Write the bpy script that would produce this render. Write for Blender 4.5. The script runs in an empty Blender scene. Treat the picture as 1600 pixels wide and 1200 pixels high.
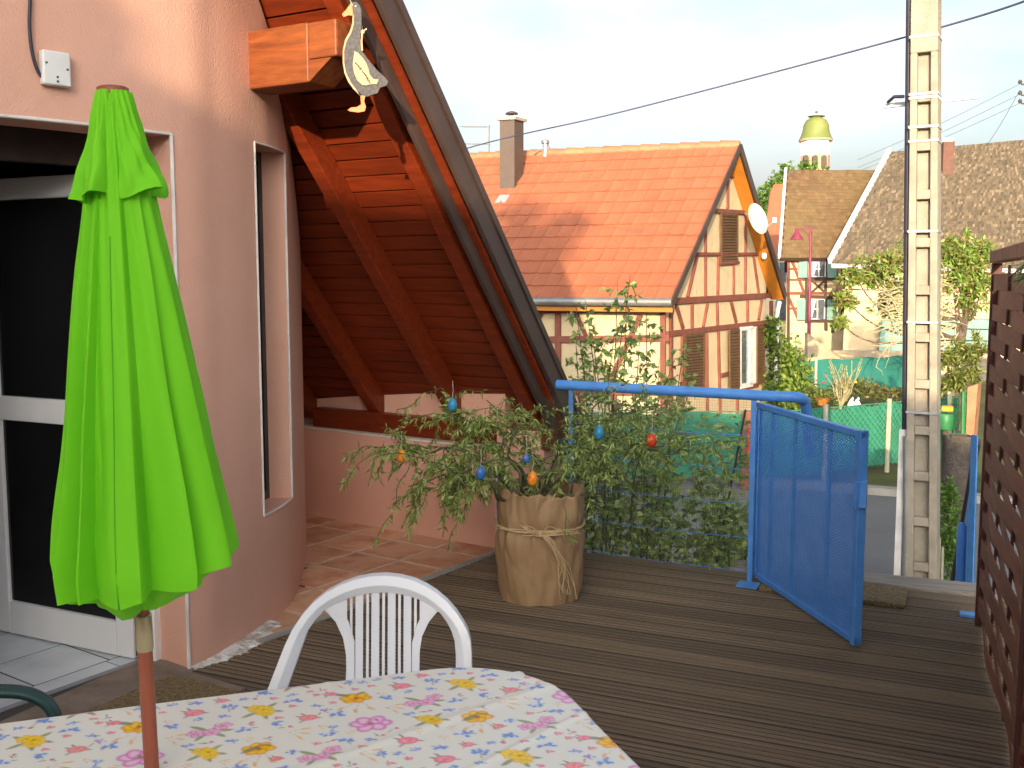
import bpy, bmesh, math, random
import numpy as np
from mathutils import Vector, Matrix
random.seed(7); RNG = np.random.default_rng(11)
scene = bpy.context.scene
COL = scene.collection
R = math.radians

# ------------------------------------------------------------------ camera
F = 1600.0; HORIZON = 434.0; EYE = 1.6; YAW = R(24.0)
PITCH = math.atan((600 - HORIZON) / F)
cam_data = bpy.data.cameras.new('camera'); cam = bpy.data.objects.new('camera', cam_data); COL.objects.link(cam)
cam_data.sensor_width = 36.0; cam_data.lens = 36.0 * F / 1600.0
cam_data.clip_start = 0.05; cam_data.clip_end = 3000
cam.location = (0, 0, EYE); cam.rotation_euler = (math.pi / 2 - PITCH, 0, YAW)
scene.camera = cam

# ------------------------------------------------------------------ sky, sun, exposure
SUN_EL = R(12.0); SUN_AZ = R(-15.0)           # direction the light travels, from +Y towards +X
SUN_DIR = Vector((math.sin(SUN_AZ) * math.cos(SUN_EL), math.cos(SUN_AZ) * math.cos(SUN_EL), -math.sin(SUN_EL)))
world = bpy.data.worlds.new('World'); scene.world = world; world.use_nodes = True
nt = world.node_tree; nt.nodes.clear()
wo = nt.nodes.new('ShaderNodeOutputWorld'); bg = nt.nodes.new('ShaderNodeBackground')
sky = nt.nodes.new('ShaderNodeTexSky'); sky.sky_type = 'NISHITA'; sky.sun_disc = False
sky.sun_elevation = SUN_EL; sky.sun_rotation = SUN_AZ + math.pi
sky.air_density = 1.0; sky.dust_density = 6.0; sky.ozone_density = 1.3
tc = nt.nodes.new('ShaderNodeTexCoord'); mp = nt.nodes.new('ShaderNodeMapping'); mp.inputs['Scale'].default_value = (1.5, 1.5, 3.6)
mp.inputs['Location'].default_value = (0.35, 0.1, 0.3)
nz = nt.nodes.new('ShaderNodeTexNoise'); nz.inputs['Scale'].default_value = 1.7; nz.inputs['Detail'].default_value = 8; nz.inputs['Roughness'].default_value = 0.55
rp = nt.nodes.new('ShaderNodeValToRGB'); rp.color_ramp.elements[0].position = 0.38; rp.color_ramp.elements[1].position = 0.62
rp.color_ramp.elements[0].color = (0.15, 0.15, 0.15, 1); rp.color_ramp.elements[1].color = (0.92, 0.92, 0.92, 1)
mx = nt.nodes.new('ShaderNodeMixRGB')
bw_n = nt.nodes.new('ShaderNodeRGBToBW'); cl = nt.nodes.new('ShaderNodeMixRGB'); cl.blend_type = 'MULTIPLY'; cl.inputs[0].default_value = 1.0; cl.inputs[2].default_value = (1.22, 1.22, 1.25, 1)
nt.links.new(sky.outputs['Color'], bw_n.inputs[0]); nt.links.new(bw_n.outputs[0], cl.inputs[1]); nt.links.new(cl.outputs[0], mx.inputs[2])
nt.links.new(tc.outputs['Generated'], mp.inputs['Vector']); nt.links.new(mp.outputs['Vector'], nz.inputs['Vector'])
nt.links.new(nz.outputs['Fac'], rp.inputs['Fac']); nt.links.new(rp.outputs['Color'], mx.inputs[0])
nt.links.new(sky.outputs['Color'], mx.inputs[1]); nt.links.new(mx.outputs['Color'], bg.inputs['Color'])
nt.links.new(bg.outputs['Background'], wo.inputs['Surface']); bg.inputs['Strength'].default_value = 0.15

sun_data = bpy.data.lights.new('sun', 'SUN'); sun = bpy.data.objects.new('sun', sun_data); COL.objects.link(sun)
sun_data.energy = 3.0; sun_data.angle = R(0.6); sun_data.color = (1.0, 0.77, 0.50)
sun.rotation_euler = SUN_DIR.to_track_quat('-Z', 'Y').to_euler(); sun.location = (4, -12, 14)
scene.view_settings.view_transform = 'Standard'; scene.view_settings.look = 'None'
scene.view_settings.gamma = 1.0; scene.view_settings.use_curve_mapping = False
scene.view_settings.exposure = 1.5
scene.cycles.use_denoising = True
scene.cycles.max_bounces = 8; scene.cycles.transparent_max_bounces = 12

# ------------------------------------------------------------------ pixel -> place
def ray(px, py):
    u = (px - 800) / F; v = (600 - py) / F
    x, y, z = u, math.cos(PITCH) + v * math.sin(PITCH), -math.sin(PITCH) + v * math.cos(PITCH)
    c, s = math.cos(YAW), math.sin(YAW)
    return Vector((c * x - s * y, s * x + c * y, z)), y
EYEP = Vector((0, 0, EYE))
def at_depth(px, py, d):
    r, y = ray(px, py); return EYEP + r * (d / y)
def on_z(px, py, z=0.0):
    r, _ = ray(px, py); return EYEP + r * ((z - EYE) / r.z)
def on_y(px, py, y):
    r, _ = ray(px, py); return EYEP + r * (y / r.y)
def on_x(px, py, x):
    r, _ = ray(px, py); return EYEP + r * (x / r.x)
def on_plane(px, py, p0, n):
    r, _ = ray(px, py); return EYEP + r * ((Vector(p0) - EYEP).dot(n) / r.dot(n))

# ------------------------------------------------------------------ materials
def lin(r, g, b):
    f = lambda c: (c / 255 / 12.92) if c / 255 <= 0.04045 else ((c / 255 + 0.055) / 1.055) ** 2.4
    return (f(r), f(g), f(b))
MATS = {}
def mat(name, col, col2=None, rough=0.75, scale=6.0, detail=6, bump=0.0, bscale=60.0, bdist=0.01, metal=0.0, stretch=(1, 1, 1), rnd=0.0,
        contrast=(0.35, 0.65), spec=0.4, trans=None, third=None, third_pos=None, bstretch=None):
    m = bpy.data.materials.new(name); m.use_nodes = True; t = m.node_tree; b = t.nodes['Principled BSDF']
    b.inputs['Roughness'].default_value = rough; b.inputs['Metallic'].default_value = metal
    b.inputs['Specular IOR Level'].default_value = spec
    col2 = col2 or tuple(c * 0.75 for c in col)
    co = t.nodes.new('ShaderNodeTexCoord'); ma = t.nodes.new('ShaderNodeMapping'); ma.inputs['Scale'].default_value = stretch
    oi = t.nodes.new('ShaderNodeObjectInfo')
    ad = t.nodes.new('ShaderNodeVectorMath'); ad.operation = 'MULTIPLY_ADD'
    ad.inputs[1].default_value = (1, 1, 1)
    sc = t.nodes.new('ShaderNodeVectorMath'); sc.operation = 'SCALE'; sc.inputs['Scale'].default_value = 37.0 if rnd else 0.0
    cb = t.nodes.new('ShaderNodeCombineXYZ')
    for i in range(3): t.links.new(oi.outputs['Random'], cb.inputs[i])
    t.links.new(cb.outputs[0], sc.inputs[0])
    t.links.new(co.outputs['Object'], ad.inputs[0]); t.links.new(sc.outputs[0], ad.inputs[2])
    t.links.new(ad.outputs[0], ma.inputs['Vector'])
    n = t.nodes.new('ShaderNodeTexNoise'); n.inputs['Scale'].default_value = scale; n.inputs['Detail'].default_value = detail; n.inputs['Roughness'].default_value = 0.6
    t.links.new(ma.outputs['Vector'], n.inputs['Vector'])
    cr = t.nodes.new('ShaderNodeValToRGB'); e = cr.color_ramp.elements
    e[0].position, e[1].position = contrast; e[0].color = (*col2, 1); e[1].color = (*col, 1)
    if third: x = cr.color_ramp.elements.new(third_pos); x.color = (*third, 1)
    t.links.new(n.outputs['Fac'], cr.inputs['Fac']); out = cr.outputs['Color']
    if rnd:
        mr = t.nodes.new('ShaderNodeMapRange'); mr.inputs['To Min'].default_value = 1 - rnd; mr.inputs['To Max'].default_value = 1 + rnd
        t.links.new(oi.outputs['Random'], mr.inputs['Value'])
        hs = t.nodes.new('ShaderNodeHueSaturation'); t.links.new(mr.outputs[0], hs.inputs['Value']); t.links.new(out, hs.inputs['Color']); out = hs.outputs['Color']
    t.links.new(out, b.inputs['Base Color'])
    if bump:
        n2 = t.nodes.new('ShaderNodeTexNoise'); n2.inputs['Scale'].default_value = bscale; n2.inputs['Detail'].default_value = 4
        if bstretch:
            m2 = t.nodes.new('ShaderNodeMapping'); m2.inputs['Scale'].default_value = bstretch
            t.links.new(ad.outputs[0], m2.inputs['Vector']); t.links.new(m2.outputs['Vector'], n2.inputs['Vector'])
        else: t.links.new(ma.outputs['Vector'], n2.inputs['Vector'])
        bp = t.nodes.new('ShaderNodeBump'); bp.inputs['Strength'].default_value = bump; bp.inputs['Distance'].default_value = bdist
        t.links.new(n2.outputs['Fac'], bp.inputs['Height']); t.links.new(bp.outputs['Normal'], b.inputs['Normal'])
    if trans:
        tr = t.nodes.new('ShaderNodeBsdfTranslucent'); ms = t.nodes.new('ShaderNodeMixShader'); ms.inputs[0].default_value = trans
        t.links.new(out, tr.inputs['Color']); t.links.new(b.outputs[0], ms.inputs[1]); t.links.new(tr.outputs[0], ms.inputs[2])
        t.links.new(ms.outputs[0], t.nodes['Material Output'].inputs['Surface'])
    MATS[name] = m; return m
def attr_mat(name, attr='tint', rough=0.6, trans=0.0, spec=0.3, bump=0.0, bscale=80):
    m = bpy.data.materials.new(name); m.use_nodes = True; t = m.node_tree; b = t.nodes['Principled BSDF']
    b.inputs['Roughness'].default_value = rough; b.inputs['Specular IOR Level'].default_value = spec
    a = t.nodes.new('ShaderNodeAttribute'); a.attribute_name = attr; t.links.new(a.outputs['Color'], b.inputs['Base Color'])
    if bump:
        n2 = t.nodes.new('ShaderNodeTexNoise'); n2.inputs['Scale'].default_value = bscale
        bp = t.nodes.new('ShaderNodeBump'); bp.inputs['Strength'].default_value = bump; bp.inputs['Distance'].default_value = 0.01
        t.links.new(n2.outputs['Fac'], bp.inputs['Height']); t.links.new(bp.outputs['Normal'], b.inputs['Normal'])
    if trans:
        tr = t.nodes.new('ShaderNodeBsdfTranslucent'); ms = t.nodes.new('ShaderNodeMixShader'); ms.inputs[0].default_value = trans
        t.links.new(a.outputs['Color'], tr.inputs['Color']); t.links.new(b.outputs[0], ms.inputs[1]); t.links.new(tr.outputs[0], ms.inputs[2])
        t.links.new(ms.outputs[0], t.nodes['Material Output'].inputs['Surface'])
    MATS[name] = m; return m

mat('stucco', (.71, .41, .31), (.64, .36, .265), rough=.92, scale=2.2, bump=.32, bscale=120, bdist=.010, contrast=(.3, .7), spec=.2)
mat('white_plaster', (.72, .70, .67), (.42, .37, .32), rough=.9, scale=14, bump=.8, bscale=40, bdist=.02, contrast=(.38, .55))
mat('bead', (.75, .73, .70), rough=.6)
mat('pvc', (.78, .79, .80), (.72, .73, .74), rough=.35, scale=3)
mat('dark_glass', (.012, .012, .013), (.009, .009, .01), rough=.12, spec=.5)
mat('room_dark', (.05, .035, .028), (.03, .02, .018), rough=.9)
mat('beige_render', (.50, .40, .31), (.42, .33, .26), rough=.9, bump=.3, bscale=80)
mat('terracotta', (.58, .30, .17), (.44, .18, .09), rough=.6, scale=5, rnd=.16, bump=.15, bscale=30, third=(.62, .38, .24), third_pos=.56, contrast=(.3, .75))
mat('grout', (.62, .50, .40), (.50, .40, .32), rough=.95, scale=20)
mat('indoor_tile', (.66, .70, .73), (.52, .56, .59), rough=.28, scale=4, rnd=.05)
mat('concrete_brown', (.26, .20, .155), (.17, .13, .10), rough=.95, scale=7, bump=.4, bscale=90)
mat('grey_strip', (.30, .31, .33), rough=.5)
mat('coir', (.30, .22, .11), (.15, .105, .05), rough=1, scale=60, bump=1.0, bscale=120, bdist=.02, contrast=(.35, .6))
mat('deck', (.25, .185, .13), (.16, .115, .08), rough=.82, scale=3.0, stretch=(.9, 16, 16), rnd=.14, bump=.35, bscale=14, bstretch=(1.2, 40, 40), contrast=(.3, .7), third=(.165, .125, .082), third_pos=.5, spec=.12)
mat('deck_gap_shade', (.065, .052, .038), (.045, .036, .026), rough=1, scale=30)
mat('weathered_beam', (.36, .32, .27), (.20, .17, .135), rough=.95, scale=5, stretch=(1, 9, 9), bump=.6, bscale=30, contrast=(.3, .68))
mat('roof_wood', (.21, .032, .008), (.10, .014, .004), rough=.38, scale=4, stretch=(.6, 8, 8), rnd=.12, bump=.12, bscale=20, contrast=(.25, .75))
mat('beam_wood', (.27, .075, .018), (.12, .03, .009), rough=.5, scale=3, stretch=(.8, 9, 9), bump=.15, bscale=20, contrast=(.3, .7))
mat('barge_metal', (.07, .045, .037), (.05, .032, .027), rough=.5, scale=5)
mat('roof_cover', (.06, .03, .02), (.04, .02, .014), rough=.9)
mat('blue_paint', (.095, .30, .74), (.07, .235, .62), rough=.42, scale=9, bump=.08, contrast=(.3, .7))
mat('blue_faded', (.09, .31, .70), (.07, .25, .58), rough=.55, scale=12)
mat('wire_grey', (.12, .14, .10), (.08, .09, .07), rough=.6)
mat('fence_wood', (.28, .118, .066), (.15, .06, .034), rough=.62, scale=4, stretch=(8, .8, 8), rnd=.2, bump=.25, bscale=30, contrast=(.25, .75))
mat('fence_post', (.12, .036, .025), (.075, .022, .016), rough=.6, scale=5, stretch=(8, 8, .8), rnd=.1)
mat('fence_cap', (.34, .165, .085), (.24, .11, .055), rough=.7, scale=6, rnd=.15)
mat('lime_cloth', (.19, .64, .018), (.17, .60, .016), rough=.72, scale=3, trans=.18, bump=.35, bscale=28, bdist=.006, spec=.2)
mat('lime_dark', (.09, .47, .010), rough=.8, trans=.1)
mat('pole_wood', (.30, .085, .045), (.23, .06, .03), rough=.4, scale=4, stretch=(10, 10, 1))
mat('brass', (.55, .48, .30), (.45, .38, .22), rough=.3, metal=.9)
mat('white_plastic', (.80, .82, .85), (.77, .79, .83), rough=.3, scale=2)
mat('green_plastic', (.022, .065, .06), (.016, .05, .047), rough=.4)
mat('kraft', (.36, .235, .125), (.28, .175, .09), rough=.62, scale=5, bump=.25, bscale=12, bdist=.02)
mat('raffia', (.62, .47, .27), (.50, .36, .19), rough=.7)
mat('soil', (.05, .035, .025), rough=1)
mat('willow_bark', (.11, .12, .06), (.07, .075, .04), rough=.8)
mat('twig_pale', (.42, .38, .24), (.30, .27, .16), rough=.8)
mat('bark', (.13, .095, .065), (.07, .05, .035), rough=.95, scale=10, bump=.5, bscale=30)
mat('concrete_pole', (.33, .295, .235), (.23, .205, .16), rough=.92, scale=6, bump=.3, bscale=70, rnd=0, contrast=(.3, .6))
mat('galvanised', (.62, .64, .66), (.5, .52, .54), rough=.35, metal=.6)
mat('black_cable', (.035, .035, .055), (.025, .025, .04), rough=.45)
mat('cable_blue', (.12, .12, .20), rough=.5)
mat('red_tile', (.335, .115, .058), (.285, .095, .048), rough=.7, scale=3, rnd=.05)
mat('ridge_tile', (.40, .155, .075), (.34, .12, .058), rough=.6, rnd=.12)
mat('old_tile', (.33, .175, .095), (.19, .105, .06), rough=.9, scale=.9, rnd=.3, third=(.30, .22, .11), third_pos=.52, contrast=(.3, .7))
mat('grey_tile', (.27, .18, .12), (.17, .115, .08), rough=.9, scale=1.6, rnd=.3, third=(.34, .21, .14), third_pos=.6, contrast=(.3, .7))
mat('cream', (.53, .43, .265), (.47, .375, .23), rough=.9, scale=2.5, bump=.5, bscale=9, bdist=.03)
mat('cream_pale', (.70, .58, .42), (.60, .49, .35), rough=.9, scale=2)
mat('timber_red', (.20, .062, .04), (.14, .042, .028), rough=.7, scale=5, rnd=.1)
mat('timber_dark', (.07, .045, .035), (.045, .03, .024), rough=.8)
mat('shutter_brown', (.12, .065, .03), (.085, .045, .02), rough=.6)
mat('shutter_green', (.17, .30, .26), (.13, .25, .22), rough=.7)
mat('orange_board', (.46, .17, .02), (.39, .14, .016), rough=.5)
mat('zinc', (.27, .28, .28), (.20, .21, .21), rough=.4, metal=.5)
mat('chimney_brown', (.085, .06, .046), (.07, .05, .038), rough=.5)
mat('chimney_brick', (.15, .075, .055), (.11, .055, .042), rough=.9)
mat('window_white', (.74, .73, .71), rough=.4)
mat('pane', (.10, .115, .13), (.06, .07, .08), rough=.08, spec=.6)
mat('curtain', (.75, .74, .72), rough=.9)
mat('dish', (.72, .66, .52), (.6, .55, .42), rough=.5)
mat('green_mesh', (.035, .26, .17), (.028, .21, .135), rough=.75, scale=1.2, trans=.25, bump=.15, bscale=3)
mat('green_mesh_far', (.03, .21, .17), (.02, .15, .125), rough=.75, scale=.8, trans=.15)
mat('fence_wire', (.06, .24, .13), rough=.5)
mat('fence_post_pale', (.45, .42, .30), (.3, .28, .2), rough=.9)
mat('asphalt', (.20, .195, .19), (.15, .147, .145), rough=.9, scale=.6, bump=.3, bscale=60)
mat('gravel', (.33, .29, .235), (.22, .19, .155), rough=1, scale=2.5, bump=.6, bscale=45, bdist=.03)
mat('kerb', (.36, .34, .30), (.27, .25, .22), rough=.95, scale=5)
mat('lawn', (.10, .12, .035), (.07, .06, .025), rough=1, scale=1.5, bump=.8, bscale=25, bdist=.05)
mat('garden_wall', (.52, .42, .28), (.40, .32, .22), rough=.95, scale=1.2)
mat('lamp_magenta', (.19, .03, .06), (.15, .022, .048), rough=.45)
mat('dome_green', (.19, .21, .06), (.13, .165, .045), rough=.6, scale=.6)
mat('tower_white', (.82, .82, .80), rough=.9)
mat('tower_tan', (.45, .30, .19), (.38, .25, .16), rough=.9)
mat('tower_dark', (.09, .07, .06), rough=.9)
mat('orange_pot', (.55, .16, .03), rough=.6)
mat('white_paint', (.85, .84, .80), rough=.6)
mat('yellow_paint', (.70, .36, .02), rough=.5)
mat('green_box', (.03, .20, .07), rough=.5)
mat('brick_post', (.22, .10, .06), (.15, .065, .04), rough=.9, scale=12)
mat('red_marker', (.5, .05, .04), rough=.5)
mat('stone_dark', (.10, .085, .07), (.06, .05, .042), rough=1, scale=7, bump=.8, bscale=20, bdist=.03)
mat('goose_grey', (.05, .05, .06), (.022, .022, .026), rough=.6, scale=90, contrast=(.42,.58))
mat('goose_cream', (.40, .31, .18), (.34, .26, .145), rough=.6, scale=20)
mat('goose_orange', (.50, .15, .025), (.44, .125, .02), rough=.5, scale=10)
mat('ink', (.05, .04, .03), rough=.7)
mat('egg_blue', (.03, .15, .45), (.35, .06, .05), rough=.3, scale=28, contrast=(.33, .40))
mat('egg_turquoise', (.03, .26, .42), (.03, .20, .36), rough=.3, scale=28)
mat('egg_orange', (.72, .25, .02), (.55, .07, .02), rough=.3, scale=30, contrast=(.36, .44))
mat('egg_red', (.48, .05, .015), (.70, .24, .03), rough=.25, scale=34, contrast=(.36, .42))
mat('string', (.6, .56, .46), rough=.9)
mat('box_white', (.75, .76, .74), (.66, .67, .65), rough=.4)
mat('screw', (.10, .09, .08), rough=.5, metal=.6)
mat('screw_dark', (.07, .065, .06), rough=.9)
mat('render_grey', (.45, .40, .34), rough=.95)
attr_mat('leaf', 'tint', rough=.55, trans=.32)
attr_mat('cloth_print', 'print', rough=.42, spec=.4)

# ------------------------------------------------------------------ objects
def root_loc(o):
    p = Vector((0, 0, 0))
    while o is not None: p = p + o.location; o = o.parent
    return p
def tag(o, label=None, cat=None, group=None, kind=None):
    if label: o['label'] = label
    if cat: o['category'] = cat
    if group: o['group'] = group
    if kind: o['kind'] = kind
    return o
def empty(name, loc, label=None, cat=None, group=None):
    o = bpy.data.objects.new(name, None); COL.objects.link(o); o.location = Vector(loc); o.empty_display_size = .2
    return tag(o, label, cat, group)
class MB:
    def __init__(s): s.v = []; s.f = []
    def add(s, vs, fs):
        n = len(s.v); s.v += [tuple(v) for v in vs]; s.f += [tuple(i + n for i in f) for f in fs]; return s
    def box(s, c, d, m=None):
        m = m or Matrix.Identity(3); c = Vector(c); vs = []
        for k in range(8):
            vs.append(c + m @ Vector(((k & 1) - .5, ((k >> 1) & 1) - .5, ((k >> 2) & 1) - .5)) * 1.0 if False else c + m @ Vector((((k & 1) - .5) * d[0], (((k >> 1) & 1) - .5) * d[1], (((k >> 2) & 1) - .5) * d[2])))
        return s.add(vs, [(0, 2, 3, 1), (4, 5, 7, 6), (0, 1, 5, 4), (2, 6, 7, 3), (0, 4, 6, 2), (1, 3, 7, 5)])
    def span(s, a, b):
        a, b = Vector(a), Vector(b); return s.box((a + b) / 2, [abs(x) for x in (b - a)])
    def beam(s, a, b, w, h, up=(0, 0, 1)):
        "box from a to b; h along up, w across"
        a, b = Vector(a), Vector(b); x = (b - a); L = x.length; x.normalize(); up = Vector(up)
        y = up.cross(x).normalized(); z = x.cross(y)
        m = Matrix((x, y, z)).transposed(); return s.box((a + b) / 2, (L, w, h), m)
    def prism(s, poly, vec):
        n = len(poly); vec = Vector(vec); poly = [Vector(p) for p in poly]
        return s.add(poly + [p + vec for p in poly], [tuple(range(n))[::-1], tuple(range(n, 2 * n))] + [(i, (i + 1) % n, n + (i + 1) % n, n + i) for i in range(n)])
    def tube(s, pts, r, n=8, caps=True, flat=1.0):
        pts = [Vector(p) for p in pts]; k = len(pts); rs = r if hasattr(r, '__len__') else [r] * k
        vs = []; ref = None
        for i, p in enumerate(pts):
            t = (pts[min(i + 1, k - 1)] - pts[max(i - 1, 0)])
            t = t.normalized() if t.length > 1e-9 else Vector((0, 0, 1))
            if ref is None:
                ref = Vector((0, 0, 1)) if abs(t.z) < .9 else Vector((1, 0, 0))
            a = ref - t * ref.dot(t)
            if a.length < 1e-4: a = t.orthogonal()
            a.normalize(); b = t.cross(a); ref = a
            for j in range(n):
                th = 2 * math.pi * j / n; vs.append(p + (a * math.cos(th) * flat + b * math.sin(th)) * rs[i])
        fs = [(i * n + j, i * n + (j + 1) % n, (i + 1) * n + (j + 1) % n, (i + 1) * n + j) for i in range(k - 1) for j in range(n)]
        if caps: fs += [tuple(range(n))[::-1], tuple(range((k - 1) * n, k * n))]
        return s.add(vs, fs)
    def lathe(s, prof, c, n=20, ax=None):
        c = Vector(c); m = ax or Matrix.Identity(3); vs = []
        for r, z in prof:
            for j in range(n):
                th = 2 * math.pi * j / n; vs.append(c + m @ Vector((r * math.cos(th), r * math.sin(th), z)))
        k = len(prof); fs = [(i * n + j, i * n + (j + 1) % n, (i + 1) * n + (j + 1) % n, (i + 1) * n + j) for i in range(k - 1) for j in range(n)]
        fs += [tuple(range(n))[::-1], tuple(range((k - 1) * n, k * n))]
        return s.add(vs, fs)
    def mesh(s, name, origin=(0, 0, 0), smooth=None, weld=False):
        o = Vector(origin); me = bpy.data.meshes.new(name)
        me.from_pydata([tuple(Vector(v) - o) for v in s.v], [], s.f)
        if weld:
            bm = bmesh.new(); bm.from_mesh(me); bmesh.ops.remove_doubles(bm, verts=bm.verts, dist=1e-4); bmesh.ops.recalc_face_normals(bm, faces=bm.faces); bm.to_mesh(me); bm.free()
        me.update()
        if smooth is not None:
            me.polygons.foreach_set('use_smooth', [True] * len(me.polygons))
            if smooth < 180: me.set_sharp_from_angle(angle=R(smooth))
        return me
    def build(s, name, material, parent=None, smooth=None, bevel=0, weld=False, origin=None):
        org = root_loc(parent) if parent is not None else Vector(origin if origin is not None else (0, 0, 0))
        me = s.mesh(name, org, smooth, weld); o = bpy.data.objects.new(name, me); COL.objects.link(o)
        me.materials.append(MATS[material])
        if parent is not None: o.parent = parent
        else: o.location = org
        if bevel:
            b = o.modifiers.new('bevel', 'BEVEL'); b.width = bevel; b.segments = 2; b.limit_method = 'ANGLE'; b.angle_limit = R(40)
        return o
def inst(name, me, parent, loc, rot=(0, 0, 0)):
    o = bpy.data.objects.new(name, me); COL.objects.link(o)
    o.parent = parent; o.location = Vector(loc) - (root_loc(parent) if parent else Vector((0, 0, 0))); o.rotation_euler = rot; return o
def np_mesh(name, V, Fc, material, parent=None, tint=None, attr='tint', origin=None, smooth=False):
    "big meshes from numpy arrays; Fc is (n,3) or (n,4)"
    org = root_loc(parent) if parent is not None else Vector(origin if origin is not None else (0, 0, 0))
    V = np.asarray(V, dtype=np.float32) - np.array(org, dtype=np.float32); Fc = np.asarray(Fc, dtype=np.int32); k = Fc.shape[1]
    me = bpy.data.meshes.new(name); me.vertices.add(len(V)); me.vertices.foreach_set('co', V.ravel())
    me.loops.add(Fc.size); me.loops.foreach_set('vertex_index', Fc.ravel())
    me.polygons.add(len(Fc)); me.polygons.foreach_set('loop_start', np.arange(0, Fc.size, k, dtype=np.int32))
    if smooth: me.polygons.foreach_set('use_smooth', np.ones(len(Fc), dtype=bool))
    me.update(calc_edges=True)
    if tint is not None:
        a = me.attributes.new(attr, 'FLOAT_COLOR', 'POINT')
        t4 = np.ones((len(V), 4), dtype=np.float32); t4[:, :3] = tint; a.data.foreach_set('color', t4.ravel())
    me.materials.append(MATS[material]); o = bpy.data.objects.new(name, me); COL.objects.link(o)
    if parent is not None: o.parent = parent
    else: o.location = org
    return o
def leaves(P, Dr, L, W, cols, jitter=.25, droop=0.0, rng=RNG, weights=None):
    "leaf blades: base, two side points, tip, folded along the midrib -> arrays"
    P = np.asarray(P, float); Dr = np.asarray(Dr, float); n = len(P)
    Dr = Dr / (np.linalg.norm(Dr, axis=1, keepdims=True) + 1e-9)
    N = rng.normal(size=(n, 3)) * .8 + np.array([0, 0, .7]); S = np.cross(Dr, N); S /= (np.linalg.norm(S, axis=1, keepdims=True) + 1e-9)
    U = np.cross(S, Dr)
    l = L * rng.uniform(1 - jitter, 1 + jitter, (n, 1)); w = W * rng.uniform(1 - jitter, 1 + jitter, (n, 1))
    mid = P + Dr * l * .45; tip = P + Dr * l + np.array([0, 0, -1]) * l * droop
    V = np.stack([P, mid + S * w * .5 + U * w * .12, tip, mid - S * w * .5 + U * w * .12], 1).reshape(-1, 3)
    i = np.arange(n)[:, None] * 4; Fc = np.concatenate([i + np.array([[0, 1, 2]]), i + np.array([[0, 2, 3]])], 0)
    cols = np.asarray(cols, float); c = cols[rng.choice(len(cols), n, p=weights)] * rng.uniform(.75, 1.3, (n, 1))
    return V, Fc, np.repeat(c, 4, 0)
def leaf_obj(name, P, Dr, L, W, cols, parent, **k):
    V, Fc, T = leaves(P, Dr, L, W, cols, **k); return np_mesh(name, V, Fc, 'leaf', parent, T)
def rand_dirs(n, rng=RNG, bias=(0, 0, 0)):
    d = rng.normal(size=(n, 3)) + np.array(bias); return d / np.linalg.norm(d, axis=1, keepdims=True)
def catmull(pts, n=8):
    pts = [Vector(p) for p in pts]; out = []
    for i in range(len(pts) - 1):
        p0 = pts[max(i - 1, 0)]; p1 = pts[i]; p2 = pts[i + 1]; p3 = pts[min(i + 2, len(pts) - 1)]
        for k in range(n):
            t = k / n; out.append(.5 * ((2 * p1) + (p2 - p0) * t + (2 * p0 - 5 * p1 + 4 * p2 - p3) * t * t + (3 * p1 - p0 - 3 * p2 + p3) * t ** 3))
    out.append(pts[-1]); return out
STREET = -1.3
def structure(o): return tag(o, kind='structure')

# ================================================================== the setting
structure(MB().add([(-400, -300, STREET), (400, -300, STREET), (400, 900, STREET), (-400, 900, STREET)], [(0, 1, 2, 3)]).build('ground', 'gravel'))
structure(MB().add([(-60, 10.2, STREET + .004), (60, 10.2, STREET + .004), (60, 14.3, STREET + .004), (-60, 14.3, STREET + .004)], [(0, 1, 2, 3)]).build('road', 'asphalt'))
kerb = structure(MB().span((-60, 14.3, STREET), (60, 14.5, STREET + .1)).build('kerb', 'kerb'))
structure(MB().add([(-4.6, 14.52, STREET + .05), (14, 14.52, STREET + .05), (14, 31, STREET + .05), (-3.0, 31, STREET + .05)], [(0, 1, 2, 3)]).build('garden_ground', 'lawn'))

# ---- timber deck, plank by plank
deck = structure(MB().prism([(-2.5, -1.6, -.12), (.42, -1.6, -.12), (.42, 5.50, -.12), (-2.45, 5.50, -.12), (-2.80, 3.62, -.12), (-2.86, 3.5, -.12), (-2.86, 3.12, -.12), (-2.5, 3.1, -.12)], (0, 0, .1155)).build('deck', 'deck_gap_shade'))  # dark base raised into plank gaps and grooves, colour standing in for shade
def plank_mesh():
    m = MB(); w = .1355; prof = [(-w / 2, -.045), (-w / 2, -.004)]; k = 4; p = w / k
    for i in range(k):
        y0 = -w / 2 + i * p; prof += [(y0 + .003, -.0005), (y0 + p - .0115, -.0005), (y0 + p - .0100, -.012), (y0 + p - .0005, -.012)]
    prof = prof[:-2] + [(w / 2, -.004), (w / 2, -.045)]
    n = len(prof); vs = [(-.5, y, z) for y, z in prof] + [(.5, y, z) for y, z in prof]
    m.add(vs, [(i, i + 1, n + i + 1, n + i) for i in range(n - 1)] + [tuple(range(n))[::-1], tuple(range(n, 2 * n))])
    me = m.mesh('plank', weld=False); bm = bmesh.new(); bm.from_mesh(me); bmesh.ops.recalc_face_normals(bm, faces=bm.faces); bm.to_mesh(me); bm.free()
    me.materials.append(MATS['deck']); return me
PLANK = plank_mesh()
def tile_edge_x(y): return -2.805 + (y - 3.574) * (.328 / 1.759)
yy = -1.5
while yy < 5.5:
    xl = -2.5 if yy < 3.05 else (-2.9 if yy < 3.58 else tile_edge_x(yy) + .035)
    xr = .42; o = inst('plank', PLANK, deck, ((xl + xr) / 2 + random.uniform(-.003, .003), yy, random.uniform(-.0015, .0015)))
    o.scale.x = xr - xl; o.rotation_euler = (random.uniform(-.003, .003), 0, random.uniform(-.0012, .0012)); yy += .1485
MB().beam((-1.15, 5.60, -.035), (.16, 5.66, -.035), .19, .10).build('edge_beam', 'weathered_beam', deck, bevel=.008)

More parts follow.
